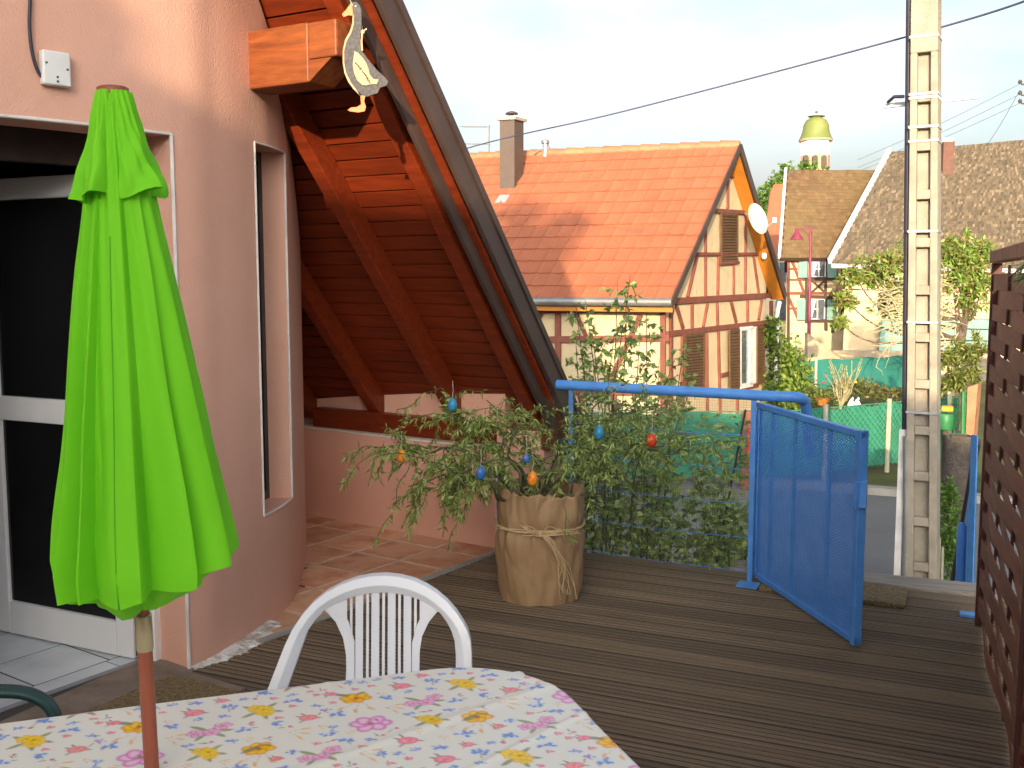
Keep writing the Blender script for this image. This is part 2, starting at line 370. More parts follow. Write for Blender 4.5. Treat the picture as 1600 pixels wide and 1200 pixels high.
# ---- terracotta floor under the roof overhang
tile_floor = structure(MB().prism([(-2.86, 3.36, -.03), (tile_edge_x(3.5), 3.5, -.03), (tile_edge_x(5.6) + .02, 5.6, -.03), (-4.6, 6.3, -.03), (-4.8, 4.6, -.03)], (0, 0, .0325)).build('tile_floor', 'grout'))
TA = math.atan2(.328, 1.759); tx = Vector((math.cos(TA), -math.sin(TA), 0)); ty = Vector((math.sin(TA), math.cos(TA), 0))
tm = MB().box((0, 0, 0), (.308, .308, .012)).mesh('floor_tile'); tm.materials.append(MATS['terracotta'])
o0 = Vector((-2.805, 3.574, 0))
for i in range(7):
    for j in range(-1, 8):
        c = o0 - tx * (.325 * i + .175) + ty * (.325 * j + .17)
        if c.x < -4.9 or c.y > 6.1: continue
        o = inst('floor_tile', tm, tile_floor, (c.x, c.y, -.0015 + random.uniform(-.001, .001)), (0, 0, -TA))
        b = o.modifiers.new('bevel', 'BEVEL'); b.width = .004; b.segments = 1
m = MB(); pa = o0 + tx * .012 - ty * .04; pb = o0 + tx * .012 + ty * 2.05
m.beam(pa + Vector((0, 0, -.012)), pb + Vector((0, 0, -.012)), .03, .05); m.build('edge_strip', 'kerb', tile_floor, bevel=.004)

# ---- door step and indoor floor
structure(MB().prism([(-3.16, 1.0, -.1), (-2.52, 1.0, -.1), (-2.52, 3.1, -.1), (-2.82, 3.14, -.1), (-2.86, 3.2, -.1), (-3.12, 3.2, -.1)], (0, 0, .106)).build('door_step', 'concrete_brown'))
indoor = structure(MB().span((-6.2, .6, -.12), (-3.09, 4.6, .003)).build('indoor_floor', 'screw_dark'))
itm = MB().box((0, 0, 0), (.324, .324, .01)).mesh('floor_tile'); itm.materials.append(MATS['indoor_tile'])
thr_a = on_z(0, 1112); thr_b = on_z(235, 1028); tdir = (thr_b - thr_a).normalized(); tnor = Vector((-tdir.y, tdir.x, 0))
ang = math.atan2(tdir.y, tdir.x)
for i in range(-6, 4):
    for j in range(0, 7):
        c = thr_b + tdir * (i * .334 + .05) + tnor * (.28 + j * .334)
        if not (-6.1 < c.x < -3.25 and .7 < c.y < 4.5): continue
        inst('floor_tile', itm, indoor, (c.x, c.y, 0), (0, 0, ang))
# half tiles along the threshold and the grey nosing strip
hm = MB().box((0, 0, 0), (.328, .10, .01)).mesh('floor_tile'); hm.materials.append(MATS['indoor_tile'])
for i in range(-6, 1):
    c = thr_b + tdir * (i * .334 + .05 - .02) + tnor * .058; inst('floor_tile', hm, indoor, (c.x, c.y, 0), (0, 0, ang))
MB().beam(thr_a - tdir * 1.2 + Vector((0, 0, -.02)), thr_b + tdir * .03 + Vector((0, 0, -.02)), .03, .052).build('nosing', 'grey_strip', indoor)

# ================================================================== the pink house
RA = R(6.0); RT = math.tan(R(48.3)); R0 = Vector((-2.133, 5.4, 1.045))
EV = Vector((math.cos(RA), -math.sin(RA), 0)); DN = Vector((math.sin(RA), math.cos(RA), 0))
SL = Vector((DN.x, DN.y, -RT)); SLN = SL.normalized(); NRM = EV.cross(SL).normalized()
if NRM.z < 0: NRM = -NRM
def roof_pt(e, dn, off): return R0 + EV * e + SL * dn - NRM * off      # off measured square to the slope, downwards
def roof_z(x, y, off=0.0):
    d = (Vector((x, y, 0)) - Vector((R0.x, R0.y, 0))); return R0.z - RT * d.dot(DN) - off / NRM.z
house = empty('pink_house', (-3.4, 3.6, 0), 'rounded pink stucco house with open white door and steep wood-lined roof overhang', 'house')
plan = [(-5.6, -.2), (-4.5, .75), (-3.72, 1.65), (-3.33, 2.15), (-3.04, 2.64), (-2.862, 3.17), (-2.862, 3.45), (-2.91, 3.74), (-2.955, 3.93), (-3.03, 4.12), (-3.2, 4.42), (-3.45, 4.82), (-3.72, 5.18), (-4.1, 5.7), (-4.5, 6.25)]
NS = 8; cur = catmull([(x, y, 0) for x, y in plan], NS)
DOOR = (3 * NS, 5 * NS); SLIT = (7 * NS, 9 * NS); DTOP = 2.155; SB, ST = .515, 2.195; TH = .24
nrm = []
for i, p in enumerate(cur):
    t = (cur[min(i + 1, len(cur) - 1)] - cur[max(i - 1, 0)]).normalized(); nrm.append(Vector((t.y, -t.x, 0)))
wall = MB()
def ivals(i):
    if DOOR[0] <= i < DOOR[1]: return [(DTOP, None)]
    if SLIT[0] <= i < SLIT[1]: return [(-.3, SB), (ST, None)]
    return [(-.3, None)]
def ztop(p): return min(roof_z(p.x, p.y, .055), 5.2)
for i in range(len(cur) - 1):
    a, b = cur[i], cur[i + 1]; ai, bi = a - nrm[i] * TH, b - nrm[i + 1] * TH
    V3 = lambda p, z: Vector((p.x, p.y, z))
    for z0, z1 in ivals(i):
        za, zb = (ztop(a), ztop(b)) if z1 is None else (z1, z1)
        zai, zbi = (ztop(ai), ztop(bi)) if z1 is None else (z1, z1)
        n = len(wall.v); wall.v += [tuple(V3(a, z0)), tuple(V3(b, z0)), tuple(V3(b, zb)), tuple(V3(a, za)), tuple(V3(ai, z0)), tuple(V3(bi, z0)), tuple(V3(bi, zbi)), tuple(V3(ai, zai))]
        wall.f += [(n, n + 1, n + 2, n + 3), (n + 5, n + 4, n + 7, n + 6), (n, n + 4, n + 5, n + 1), (n + 3, n + 2, n + 6, n + 7)]
def jamb(i, z0, z1, sgn):
    p = cur[i]; q = p - nrm[i] * TH; v = [(p.x, p.y, z0), (q.x, q.y, z0), (q.x, q.y, z1), (p.x, p.y, z1)]
    wall.add(v if sgn > 0 else v[::-1], [(0, 1, 2, 3)])
jamb(DOOR[0], -.3, DTOP, 1); jamb(DOOR[1], -.3, DTOP, -1); jamb(SLIT[0], SB, ST, 1); jamb(SLIT[1], SB, ST, -1)
wall.build('wall', 'stucco', house, smooth=30, weld=True)
# plaster corner beads round the openings
def offs(i, z, o=.001): p = cur[i] + nrm[i] * o; return Vector((p.x, p.y, z))
MB().tube([offs(DOOR[1], -.0), offs(DOOR[1], DTOP)], .0075, 6).tube([offs(i, DTOP) for i in range(DOOR[0], DOOR[1] + 1)], .0065, 6).build('corner_bead', 'bead', house)
sw = empty('slit_window', (0, 0, 0)); sw.parent = house; sw.location = offs(SLIT[0], SB) - house.location
MB().tube([offs(SLIT[0], SB), offs(SLIT[0], ST)], .006, 6).tube([offs(SLIT[1], SB), offs(SLIT[1], ST)], .006, 6).tube([offs(i, ST) for i in range(SLIT[0], SLIT[1] + 1)], .005, 6).tube([offs(i, SB) for i in range(SLIT[0], SLIT[1] + 1)], .005, 6).build('corner_bead', 'bead', sw)
ga, gb = cur[SLIT[0]] - nrm[SLIT[0]] * .128, cur[SLIT[1]] - nrm[SLIT[1]] * .128
MB().beam(Vector((ga.x, ga.y, (SB + ST) / 2)) , Vector((gb.x, gb.y, (SB + ST) / 2)), .012, ST - SB).build('pane', 'dark_glass', sw)
m = MB(); 
for z in (SB + .02, ST - .02): m.beam((ga.x, ga.y, z), (gb.x, gb.y, z), .03, .04)
for p in (ga, gb): m.box((p.x, p.y, (SB + ST) / 2), (.035, .035, ST - SB))
m.build('frame', 'screw', sw)
# crumbling white plaster along the foot of the wall
m = MB(); npts = 110; rows = 9
for i in range(npts):
    f = i / (npts - 1); idx = DOOR[1] + f * (2.15 * NS); k = int(idx); p = cur[k].lerp(cur[k + 1], idx - k); nn = nrm[k]
    wdt = (.02 + .075 * min(1, f * 2.5)) * (1 + .10 * math.sin(i * .33) + .06 * math.sin(i * .9) + random.uniform(-.05, .05))
    for j in range(rows):
        g = j / (rows - 1); q = p + nn * (wdt * g - .01); m.v.append((q.x + random.uniform(-.004, .004), q.y + random.uniform(-.004, .004), -.008 + .024 * (1 - g) ** .5 + random.uniform(0, .0035)))
m.f = [(i * rows + j, (i + 1) * rows + j, (i + 1) * rows + j + 1, i * rows + j + 1) for i in range(npts - 1) for j in range(rows - 1)]
m.build('plaster_footing', 'white_plaster', house, smooth=60)
# dark room behind the door
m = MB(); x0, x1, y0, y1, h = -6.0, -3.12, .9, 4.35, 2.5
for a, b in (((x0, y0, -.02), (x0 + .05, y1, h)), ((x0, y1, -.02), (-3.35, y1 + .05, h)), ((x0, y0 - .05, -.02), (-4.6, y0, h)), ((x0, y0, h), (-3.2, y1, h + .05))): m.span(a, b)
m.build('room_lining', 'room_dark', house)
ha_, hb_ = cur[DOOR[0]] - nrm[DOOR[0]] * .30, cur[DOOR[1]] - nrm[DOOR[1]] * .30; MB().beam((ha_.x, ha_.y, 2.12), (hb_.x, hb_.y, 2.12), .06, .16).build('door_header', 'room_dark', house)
# door leaf, hinged at the right jamb and standing open into the room
hinge = on_z(216, 1031); free = on_z(4, 986); dv = (free - hinge).normalized(); dn = Vector((-dv.y, dv.x, 0)); LW = (free - hinge).length; LH = 2.02
door = empty('door', (0, 0, 0)); door.parent = house; door.location = hinge - house.location
def leaf_box(s0, s1, z0, z1, t, mname, name, par=door, off=0):
    a = hinge + dv * s0; b = hinge + dv * s1; m = MB().beam(a + dn * off + Vector((0, 0, (z0 + z1) / 2)), b + dn * off + Vector((0, 0, (z0 + z1) / 2)), t, z1 - z0)
    return m.build(name, mname, par, bevel=.004)
leaf_box(0, .095, .012, LH, .05, 'pvc', 'stile'); leaf_box(LW - .085, LW, .012, LH, .05, 'pvc', 'stile')
leaf_box(.095, LW - .085, .012, .16, .05, 'pvc', 'bottom_rail'); leaf_box(.095, LW - .085, .98, 1.085, .05, 'pvc', 'middle_rail'); leaf_box(.095, LW - .085, 1.93, LH, .05, 'pvc', 'top_rail')
leaf_box(.095, LW - .085, .16, .98, .02, 'dark_glass', 'pane'); leaf_box(.095, LW - .085, 1.085, 1.93, .02, 'dark_glass', 'pane')
leaf_box(LW - .075, LW - .03, .93, 1.16, .075, 'screw', 'handle')
fr = hinge + Vector((.055, .035, 0))
m = MB().box((fr.x, fr.y, 1.02), (.07, .06, 2.04)); m.build('door_frame', 'pvc', house, bevel=.004)
MB().box((fr.x - .045, fr.y - .022, 1.02), (.02, .05, 2.0)).build('door_seal', 'screw', house)

# knee wall with the wall plate on top
kn = catmull([(-4.55, 5.80, 0), (-4.0, 5.66, 0), (-3.2, 5.50, 0), (-2.50, 5.385, 0)], 8)
def kwall(z0, z1f, y0, y1):
    m = MB()
    for a, b in zip(kn[:-1], kn[1:]):
        vs = []
        for p in (a, b):
            for yo in (y0, y1):
                vs += [(p.x, p.y + yo, z0), (p.x, p.y + yo, z1f(p.x, p.y + yo))]
        m.add(vs, [(0, 4, 5, 1), (2, 3, 7, 6), (1, 5, 7, 3), (0, 2, 6, 4)])
    vs = []
    for p in (kn[0], kn[-1]):
        n = len(m.v); m.v += [(p.x, p.y + y0, z0), (p.x, p.y + y1, z0), (p.x, p.y + y1, z1f(p.x, p.y + y1)), (p.x, p.y + y0, z1f(p.x, p.y + y0))]; m.f.append((n, n + 1, n + 2, n + 3))
    return m
kwall(STREET, lambda x, y: .60, 0, .30).build('knee_wall', 'stucco', house, smooth=30, weld=True)
kwall(.601, lambda x, y: .612, .012, .14).build('ledge', 'beige_render', house)
kwall(.60, lambda x, y: roof_z(x, y, .03), .13, .29).build('eaves_wall', 'stucco', house, smooth=30, weld=True)
m = MB().tube([Vector((p.x, p.y - .001, .600)) for p in kn], .006, 6); e0 = kn[-1]; m.tube([(e0.x + .003, e0.y - .003, -.02), (e0.x + .003, e0.y - .003, .6)], .006, 6); m.build('corner_bead', 'bead', house)
MB().span((-2.497, 5.39, STREET), (-2.2, 5.70, .72)).build('end_pier', 'stucco', house)
MB().beam((-3.97, 5.70, .675), (-2.15, 5.425, .675), .09, .125).build('wall_plate', 'roof_wood', house, bevel=.006)
# roof: cover, boards one by one, rafters, purlin, barge boards
roof = empty('roof', (0, 0, 0)); roof.parent = house; roof.location = R0 - house.location
m = MB(); m.prism([roof_pt(.02, .33, 0), roof_pt(-5.4, .33, 0), roof_pt(-5.4, -4.3, 0), roof_pt(.02, -4.3, 0)], NRM * .03); m.build('roof_cover', 'roof_cover', roof)
bw = .0975; a0 = R0; me = MB(); L0, L1 = -.02, -3.6
c0 = Vector((0, 0, 0)); mm = Matrix((EV, SLN, NRM)).transposed(); me.box(EV * ((L0 + L1) / 2), (L0 - L1, bw - .012, .016), mm)
bmsh = me.mesh('soffit_board'); bmsh.materials.append(MATS['roof_wood'])
dn_step = bw / SL.length; k = 0; d = .30
while d > -2.75:
    inst('soffit_board', bmsh, roof, roof_pt(0, d, .022 + random.uniform(-.0015, .0015))); d -= dn_step
for e in (-.17, -.74, -1.36, -1.98, -2.6):
    a, b = roof_pt(e, .27, .088), roof_pt(e, -3.6, .088); MB().beam(a, b, .085, .115, NRM).build('rafter', 'roof_wood', roof, bevel=.006)
MB().beam(roof_pt(.018, .33, .053), roof_pt(.018, -4.2, .053), .03, .102, NRM).build('barge_board', 'barge_metal', roof, bevel=.005)
MB().beam(roof_pt(-.02, .30, .113), roof_pt(-.02, -4.2, .113), .035, .018, NRM).build('barge_strip', 'roof_wood', roof)
MB().beam(roof_pt(-.052, .28, .15), roof_pt(-.052, -4.2, .15), .028, .062, NRM).build('barge_board', 'barge_metal', roof, bevel=.004)
MB().beam(roof_pt(.036, .335, -.017), roof_pt(.036, -4.2, -.017), .012, .034, NRM).build('verge_trim', 'barge_metal', roof)
pw = Vector((-2.93, 3.80, 2.54)); 
pe = pw + EV * .37; MB().beam(pw, pe, .17, .245).build('purlin', 'beam_wood', roof, bevel=.008)
MB().beam(pe + Vector((0, 0, .045)) - EV * .002, pe + EV * .15 + Vector((0, 0, .045)), .165, .15).build('purlin', 'beam_wood', roof, bevel=.008)
m = MB(); q = pe + Vector((0, 0, -.0325)); m.prism([q + DN * -.08, q + DN * -.08 + Vector((0, 0, -.088)), q + DN * -.08 + EV * .12], DN * .16).build('purlin_bracket', 'beam_wood', roof)

# junction box with its cable
jb = at_depth(83, 109, 3.86)
best = min(range(len(cur)), key=lambda i: (Vector((cur[i].x, cur[i].y, 0)) - Vector((jb.x, jb.y, 0))).length)
jn = nrm[best]; jt = Vector((-jn.y, jn.x, 0)); jc = Vector((cur[best].x, cur[best].y, 0)); jc = jc + jt * ((Vector((jb.x, jb.y, 0)) - jc).dot(jt)) ; jc.z = on_plane(83, 109, jc, jn).z; pj = on_plane(83, 109, jc, jn)
box = empty('junction_box', pj, 'white square junction box with dark cable high on the pink wall', 'junction box')
jm = Matrix((jt, jn, Vector((0, 0, 1)))).transposed()
MB().box(pj + jn * .018, (.098, .036, .118), jm).build('cover', 'box_white', box, bevel=.006)
for a, b in ((-.036, .015), (.036, .0), (0, -.03), (.0, -.045)): MB().lathe([(.004, 0), (.004, .003)], pj + jn * .036 + jt * a + Vector((0, 0, b)), 8, Matrix((jt, Vector((0, 0, 1)), jn)).transposed()).build('screw', 'screw', box)
cpts = [on_plane(x, y, pj + jn * .012, jn) for x, y in ((48, -60), (47, 0), (46, 40), (50, 80), (58, 108), (70, 126), (84, 131), (96, 128))]
MB().tube(catmull(cpts, 6), .006, 8).build('cable', 'black_cable', box, smooth=180)

# goose ornament hanging from the barge board
GD = 4.25
def gp(px, py, o=0.0):
    p = at_depth(px, py, GD); f, _ = ray(580, 90); f.z = 0; f.normalize(); return p + f * o
goose = empty('goose_ornament', gp(565, 175), 'painted wooden goose cut-out with orange beak hanging from the roof edge', 'ornament')
fdir, _ = ray(580, 90); fdir.z = 0; fdir.normalize()
body = [(549, 4), (556, 2), (562, 8), (565, 16), (565, 40), (563, 60), (566, 80), (575, 92), (588, 108), (600, 119), (607, 127), (604, 134), (594, 137), (590, 146), (582, 148), (574, 151), (566, 150), (557, 140), (548, 128), (541, 113), (538, 98), (538, 80), (542, 64), (549, 52), (553, 38), (553, 24), (549, 20)]
cb_ = [(549, 18), (553, 24), (553, 38), (549, 52), (542, 64), (538, 80), (538, 98), (541, 113), (548, 128), (557, 140), (563, 150), (560, 147), (552, 139), (544, 128), (538, 114), (535.5, 98), (535.5, 79), (539, 62), (546, 50), (550, 38), (551, 25)]
wing = [(554, 80), (560, 83), (568, 92), (573, 100), (576, 108), (578, 117), (584, 124), (592, 124), (589, 132), (579, 132), (572, 134), (566, 133), (558, 126), (553, 114), (551, 100)]
beak = [(549, 4), (552, 20), (551, 25), (545, 24), (537, 27), (534, 22), (540, 16), (545, 9)]
leg = [(563, 149), (571, 150), (569, 158), (572, 167), (570, 174), (560, 176), (546, 174), (543, 172), (548, 168), (558, 167), (564, 163)]
for name, poly, mm_, off, th in (('body', body, 'goose_grey', 0, .012), ('breast_edge', cb_, 'goose_cream', -.001, .014), ('wing', wing, 'goose_cream', -.005, .006), ('beak', beak, 'goose_orange', -.003, .016), ('leg', leg, 'goose_orange', -.002, .014)):
    MB().prism([gp(x, y, off) for x, y in poly], fdir * th).build(name, mm_, goose, bevel=.0012)
m = MB(); pts = []
for i in range(34):
    t = i / 33; x = 555 + t * 23; y = 98 + t * 31 - math.sin(t * 3.1) * 1.5; gap = .44 < t < .5
    pts.append(gp(x + math.sin(i * 2.1) * .9, y + math.cos(i * 1.7) * 1.8, -.0065))
m.tube(pts[:15], .0016, 4); m.tube(pts[17:], .0019, 4); m.build('handwriting', 'ink', goose)
MB().lathe([(.003, 0), (.0035, .002)], gp(556, 10, -.002), 8, Matrix.Rotation(R(90), 3, 'X')).build('eye', 'white_paint', goose)
m = MB(); m.tube([gp(566, 80, -.003), gp(565, 66, -.006), gp(566, 52, -.012)], .004, 6); m.tube([gp(566, 52, -.012), gp(569, 49, -.014), gp(573, 46, -.012)], .003, 6); m.lathe([(.002, -.004), (.008, -.003), (.008, .003), (.002, .004)], gp(567, 51, -.012), 10, Matrix.Rotation(R(90), 3, 'X')); m.build('raffia_bow', 'raffia', goose)
hk = gp(566, 40, .02); MB().tube([gp(566, 48, .006), hk, roof_pt(-.05, (Vector((hk.x, hk.y, 0)) - Vector((R0.x, R0.y, 0))).dot(DN) , .17)], .0012, 5).build('hanging_string', 'string', goose)

# ================================================================== things on the terrace
# ---- table under a printed cloth
TP = Vector((.733, .680, 0)); TQ = Vector((.680, -.733, 0)); TC = Vector((-.885, 2.085, 0))   # along the far edge, across, far right corner
TL, TW = 1.50, .86; TH_ = .735
ctr = TC - TP * (TL / 2) + TQ * (TW / 2)
table = empty('garden_table', (ctr.x, ctr.y, 0), 'white garden table under a flowered cloth', 'table')
tmx = Matrix((TP, TQ, Vector((0, 0, 1)))).transposed()
MB().box(ctr + Vector((0, 0, TH_ - .03)), (TL - .05, TW - .05, .035), tmx).build('tabletop', 'white_plastic', table, bevel=.012)
for a in (-1, 1):
    for b in (-1, 1):
        p = ctr + TP * a * (TL / 2 - .16) + TQ * b * (TW / 2 - .14); MB().tube([(p.x, p.y, 0), (p.x, p.y, TH_ - .045)], [.022, .032], 12).build('leg', 'white_plastic', table, smooth=40)

def paint_print():
    "one repeat of the flower print, 1 mm per cell"
    W, H = 430, 360; rng = np.random.default_rng(5)
    img = np.ones((H, W, 3)) * np.array([.79, .79, .71]); Yg, Xg = np.mgrid[0:H, 0:W].astype(float)
    def blob(cx, cy, rx, ry, ang, col, soft=.25, al=1.0, edge=None):
        for ox in (-W, 0, W):
            for oy in (-H, 0, H):
                dx, dy = Xg - cx - ox, Yg - cy - oy
                if abs(cx + ox - W / 2) > W / 2 + 60 or abs(cy + oy - H / 2) > H / 2 + 60: continue
                u = (dx * math.cos(ang) + dy * math.sin(ang)) / rx; v = (-dx * math.sin(ang) + dy * math.cos(ang)) / ry
                d = np.sqrt(u * u + v * v); a = np.clip((1 - d) / soft, 0, 1) * al
                c = np.array(col)
                if edge is not None:
                    g = np.clip((d - .45) / .5, 0, 1)[..., None]; c = np.array(col) * (1 - g) + np.array(edge) * g
                img[:] = img * (1 - a[..., None]) + c * a[..., None]
    def leaf(x, y, L, ang, col=(.22, .27, .13), w=.26):
        blob(x + math.cos(ang) * L / 2, y + math.sin(ang) * L / 2, L / 2, L * w / 2, ang, col, .35, .9, edge=(.12, .16, .10))
    def stem(x, y, L, ang, col, curve=.6, wd=1.3):
        a = ang
        for i in range(int(L)):
            x += math.cos(a); y += math.sin(a); a += curve / L; blob(x, y, wd, wd, 0, col, .6, .8)
        return x, y
    def flower(x, y, r, n, c_in, c_out, core, rot=0, sq=.8):
        blob(x, y, r * 1.35, r * 1.1, 0, (.62, .70, .80), 1.0, .55)
        for k in range(n):
            a = rot + 2 * math.pi * k / n + rng.uniform(-.15, .15)
            blob(x + math.cos(a) * r * .52, y + math.sin(a) * r * .52 * sq, r * .56, r * .42, a, c_in, .18, .95, edge=c_out)
        for k in range(6): blob(x + rng.uniform(-.4, .4) * r, y + rng.uniform(-.4, .4) * r, r * .3, r * .07, rng.uniform(0, 3), c_out, .6, .6)
        blob(x, y, r * .2, r * .17, 0, core, .5)
    def tulip(x, y, s, flip=1):
        for k in range(3): xx, yy = stem(x, y + s * .4, s * 1.6, math.pi * (.3 + .2 * k), (.72, .40, .22), .5, 1.1); blob(xx, yy, s * .42, s * .14, math.pi * (.3 + .2 * k), (.76, .42, .12), .5, .8)
        flower(x, y, s, 6, (.86, .62, .06), (.78, .20, .04), (.25, .16, .10), .3, .6)
        leaf(x - flip * s * .2, y - s * .4, s * 1.5, math.pi + flip * .5, w=.3); leaf(x, y - s * .5, s * .9, -.4 * flip)
    def rose(x, y, s, c=(.80, .16, .26)):
        for a in (-2.6, -2.0, .3, 2.4): leaf(x, y, s * 1.5, a, (.24, .30, .18), .22)
        blob(x, y, s * 1.5, s * 1.1, 0, (.62, .72, .84), 1, .4)
        blob(x, y, s, s * .72, .1, (.86, .42, .45), .15, 1, edge=c)
        for k in range(5): blob(x + rng.uniform(-.4, .4) * s, y + rng.uniform(-.3, .3) * s, s * .4, s * .1, rng.uniform(0, 3), c, .5, .8)
    def blue(x, y, s):
        blob(x, y, s * 1.7, s * 1.1, .3, (.60, .70, .84), 1, .6)
        for k in range(9):
            a = rng.uniform(0, 6.28); d = s * rng.uniform(.2, 1.1); blob(x + math.cos(a) * d, y + math.sin(a) * d * .7, s * .34, s * .26, a, (.16, .27, .62), .25, .9, edge=(.30, .42, .76))
        leaf(x, y, s * 1.6, rng.uniform(-1, 4), (.28, .33, .30), .12)
    def pinks(x, y, s):
        for a in (-.6, .2, .9, 2.2, -2.4): leaf(x, y, s * 2.0, a, (.28, .33, .14), .25)
        for dx, dy in ((-s, .2 * s), (.2 * s, .3 * s), (1.1 * s, -.6 * s)): flower(x + dx, y + dy, s * .75, 5, (.84, .55, .68), (.66, .08, .42), (.62, .45, .12), rng.uniform(0, 2))
    def yellows(x, y, s):
        for a in (.4, 1.4, 2.6, -2.4, -.7): leaf(x, y, s * 1.9, a, (.26, .30, .10), .25)
        for dx, dy in ((-.3 * s, -.5 * s), (.3 * s, .5 * s), (.2 * s, -.1 * s)): flower(x + dx, y + dy, s * .8, 6, (.86, .66, .08), (.80, .42, .05), (.45, .25, .05), rng.uniform(0, 2))
    def wheat(x, y, s):
        for a in (-.5, .1, .7): xx, yy = stem(x, y, s * 1.5, a, (.70, .42, .28), .6, .9); blob(xx, yy, s * .6, s * .15, a + .5, (.76, .48, .16), .5, .85)
    tulip(70, 62, 34); tulip(285, 235, 33, -1); rose(175, 30, 22); rose(392, 128, 20, (.74, .20, .16)); rose(128, 296, 22)
    pinks(200, 125, 25); pinks(388, 302, 24); flower(75, 198, 42, 6, (.84, .62, .74), (.62, .05, .42), (.30, .26, .08), .2, .75)
    yellows(305, 62, 26); yellows(190, 220, 23); wheat(345, 185, 24); wheat(30, 322, 24); wheat(118, 132, 21)
    for x, y, s in ((20, 130, 17), (132, 78, 16), (245, 22, 17), (376, 35, 18), (268, 142, 16), (330, 132, 14), (15, 255, 16), (160, 178, 11), (240, 300, 18), (322, 332, 17), (180, 342, 15), (418, 215, 15), (72, 332, 13), (60, 268, 11), (415, 76, 11), (240, 185, 11), (345, 270, 12)): blue(x, y, s)
    rose(232, 346, 14); rose(312, 288, 13, (.72, .1, .12)); rose(22, 28, 15)
    occ = np.abs(img - np.array([.79, .79, .71])).sum(2) > .12; done = 0
    for _ in range(900):
        x, y = rng.integers(0, W), rng.integers(0, H); r = 15
        if occ[max(0, y - r):y + r, max(0, x - r):x + r].any(): continue
        k = rng.integers(0, 5)
        if k < 2: blue(x, y, 10)
        elif k == 2: rose(x, y, 8)
        elif k == 3: leaf(x - 8, y, 20, rng.uniform(0, 6.28), (.26, .31, .15), .2); leaf(x - 4, y + 3, 14, rng.uniform(0, 6.28), (.30, .33, .2), .2); blob(x, y, 5, 4, 0, (.66, .12, .40), .3)
        else: wheat(x - 8, y, 11)
        occ[max(0, y - r):y + r, max(0, x - r):x + r] = True; done += 1
    lum = img.mean(2, keepdims=True); img = lum + (img - lum) * 1.12
    return np.clip(img, .01, .9)
IMG = paint_print()
def tablecloth():
    st = .003; ov = .17; us = np.arange(-TL / 2 - ov, TL / 2 + ov, st); vs = np.arange(-TW / 2 - ov, TW / 2 + ov, st)
    U, V = np.meshgrid(us, vs); rr = .24
    qx, qy = np.abs(U) - (TL / 2 - rr), np.abs(V) - (TW / 2 - rr)
    ln = np.sqrt(np.maximum(qx, 0) ** 2 + np.maximum(qy, 0) ** 2) + 1e-9
    sd = ln + np.minimum(np.maximum(qx, qy), 0) - rr
    # gradient of the distance
    gx = np.where((qx > 0) | (qx > qy), np.sign(U), 0) * np.where((qx > 0) & (qy > 0), np.maximum(qx, 0) / ln, 1)
    gy = np.where((qy > 0) | (qy >= qx), np.sign(V), 0) * np.where((qx > 0) & (qy > 0), np.maximum(qy, 0) / ln, 1)
    gx = np.where((qx <= 0) & (qy > 0), 0, gx); gy = np.where((qy <= 0) & (qx > 0), 0, gy)
    out = np.maximum(sd, 0); rb = .012; th = np.minimum(out / rb, math.pi / 2); horiz = rb * np.sin(th); drop = rb * (1 - np.cos(th)) + np.maximum(out - rb * math.pi / 2, 0)
    wave = .016 * np.sin((U * 23 + V * 19)) * np.clip(drop / .1, 0, 1)
    X = U - gx * (out - horiz - wave); Y = V - gy * (out - horiz - wave)
    Z = TH_ + .002 - drop + .0014 * np.sin(U * 7 + 1.3 * np.sin(V * 5)) * np.sin(V * 6 + 2) + .0022 * np.exp(-((V * .9 + U * .35 - .02) / .014) ** 2) + .0018 * np.exp(-((U - .25 + V * .1) / .013) ** 2) + .002 * np.exp(-((U * .3 - V + .12) / .012) ** 2) + .0025 * np.exp(-((U * .55 + V - .30) / .011) ** 2)
    P = np.stack([X.ravel() * TP.x + Y.ravel() * TQ.x + ctr.x, X.ravel() * TP.y + Y.ravel() * TQ.y + ctr.y, Z.ravel()], 1)
    nv, nu = U.shape; i = np.arange(nv - 1)[:, None] * nu + np.arange(nu - 1)[None]; Fc = np.stack([i, i + nu, i + nu + 1, i + 1], -1).reshape(-1, 4)
    hh, ww = IMG.shape[:2]; sc_ = 1000 / .98
    fx = ((U * sc_ + 160) % ww).astype(int) % ww; fy = ((V * sc_ + 40) % hh).astype(int) % hh
    o = np_mesh('tablecloth', P, Fc, 'cloth_print', None, IMG[fy, fx].reshape(-1, 3), 'print', origin=(ctr.x, ctr.y, TH_), smooth=True)
    return tag(o, 'cream tablecloth printed with pansies, roses and blue flowers on the garden table', 'tablecloth')
tablecloth()

# ---- closed lime parasol standing through the table
PD = 1.70; pb_ = at_depth(239.5, 1243, PD); pt_ = at_depth(176, 137, PD); ax = (pt_ - pb_).normalized()
foot = pb_ - ax * ((pb_.z - .06) / ax.z)
par = empty('parasol', (foot.x, foot.y, 0), 'closed lime green parasol with reddish wooden pole standing in the table', 'parasol')
def ppx(py): t = (1243 - py) / (1243 - 137); return pb_ + (pt_ - pb_) * t
PXM = PD / F
MB().tube([foot, ppx(1003)], .0125, 16).build('pole', 'pole_wood', par, smooth=40); MB().tube([ppx(1003), ppx(150)], .011, 14).build('upper_pole', 'pole_wood', par, smooth=40)
MB().tube([ppx(1003), ppx(999), ppx(946), ppx(944)], [.013, .0145, .0145, .013], 18).build('brass_ferrule', 'brass', par, smooth=30)
MB().lathe([(.16, 0), (.17, .01), (.16, .045), (.05, .065), (.022, .09)], (foot.x, foot.y, 0), 28).build('base', 'green_plastic', par, smooth=40)
MB().tube([ppx(151), ppx(149), ppx(138), ppx(136)], [.022, .025, .025, .022], 20).build('finial', 'pole_wood', par, smooth=30)
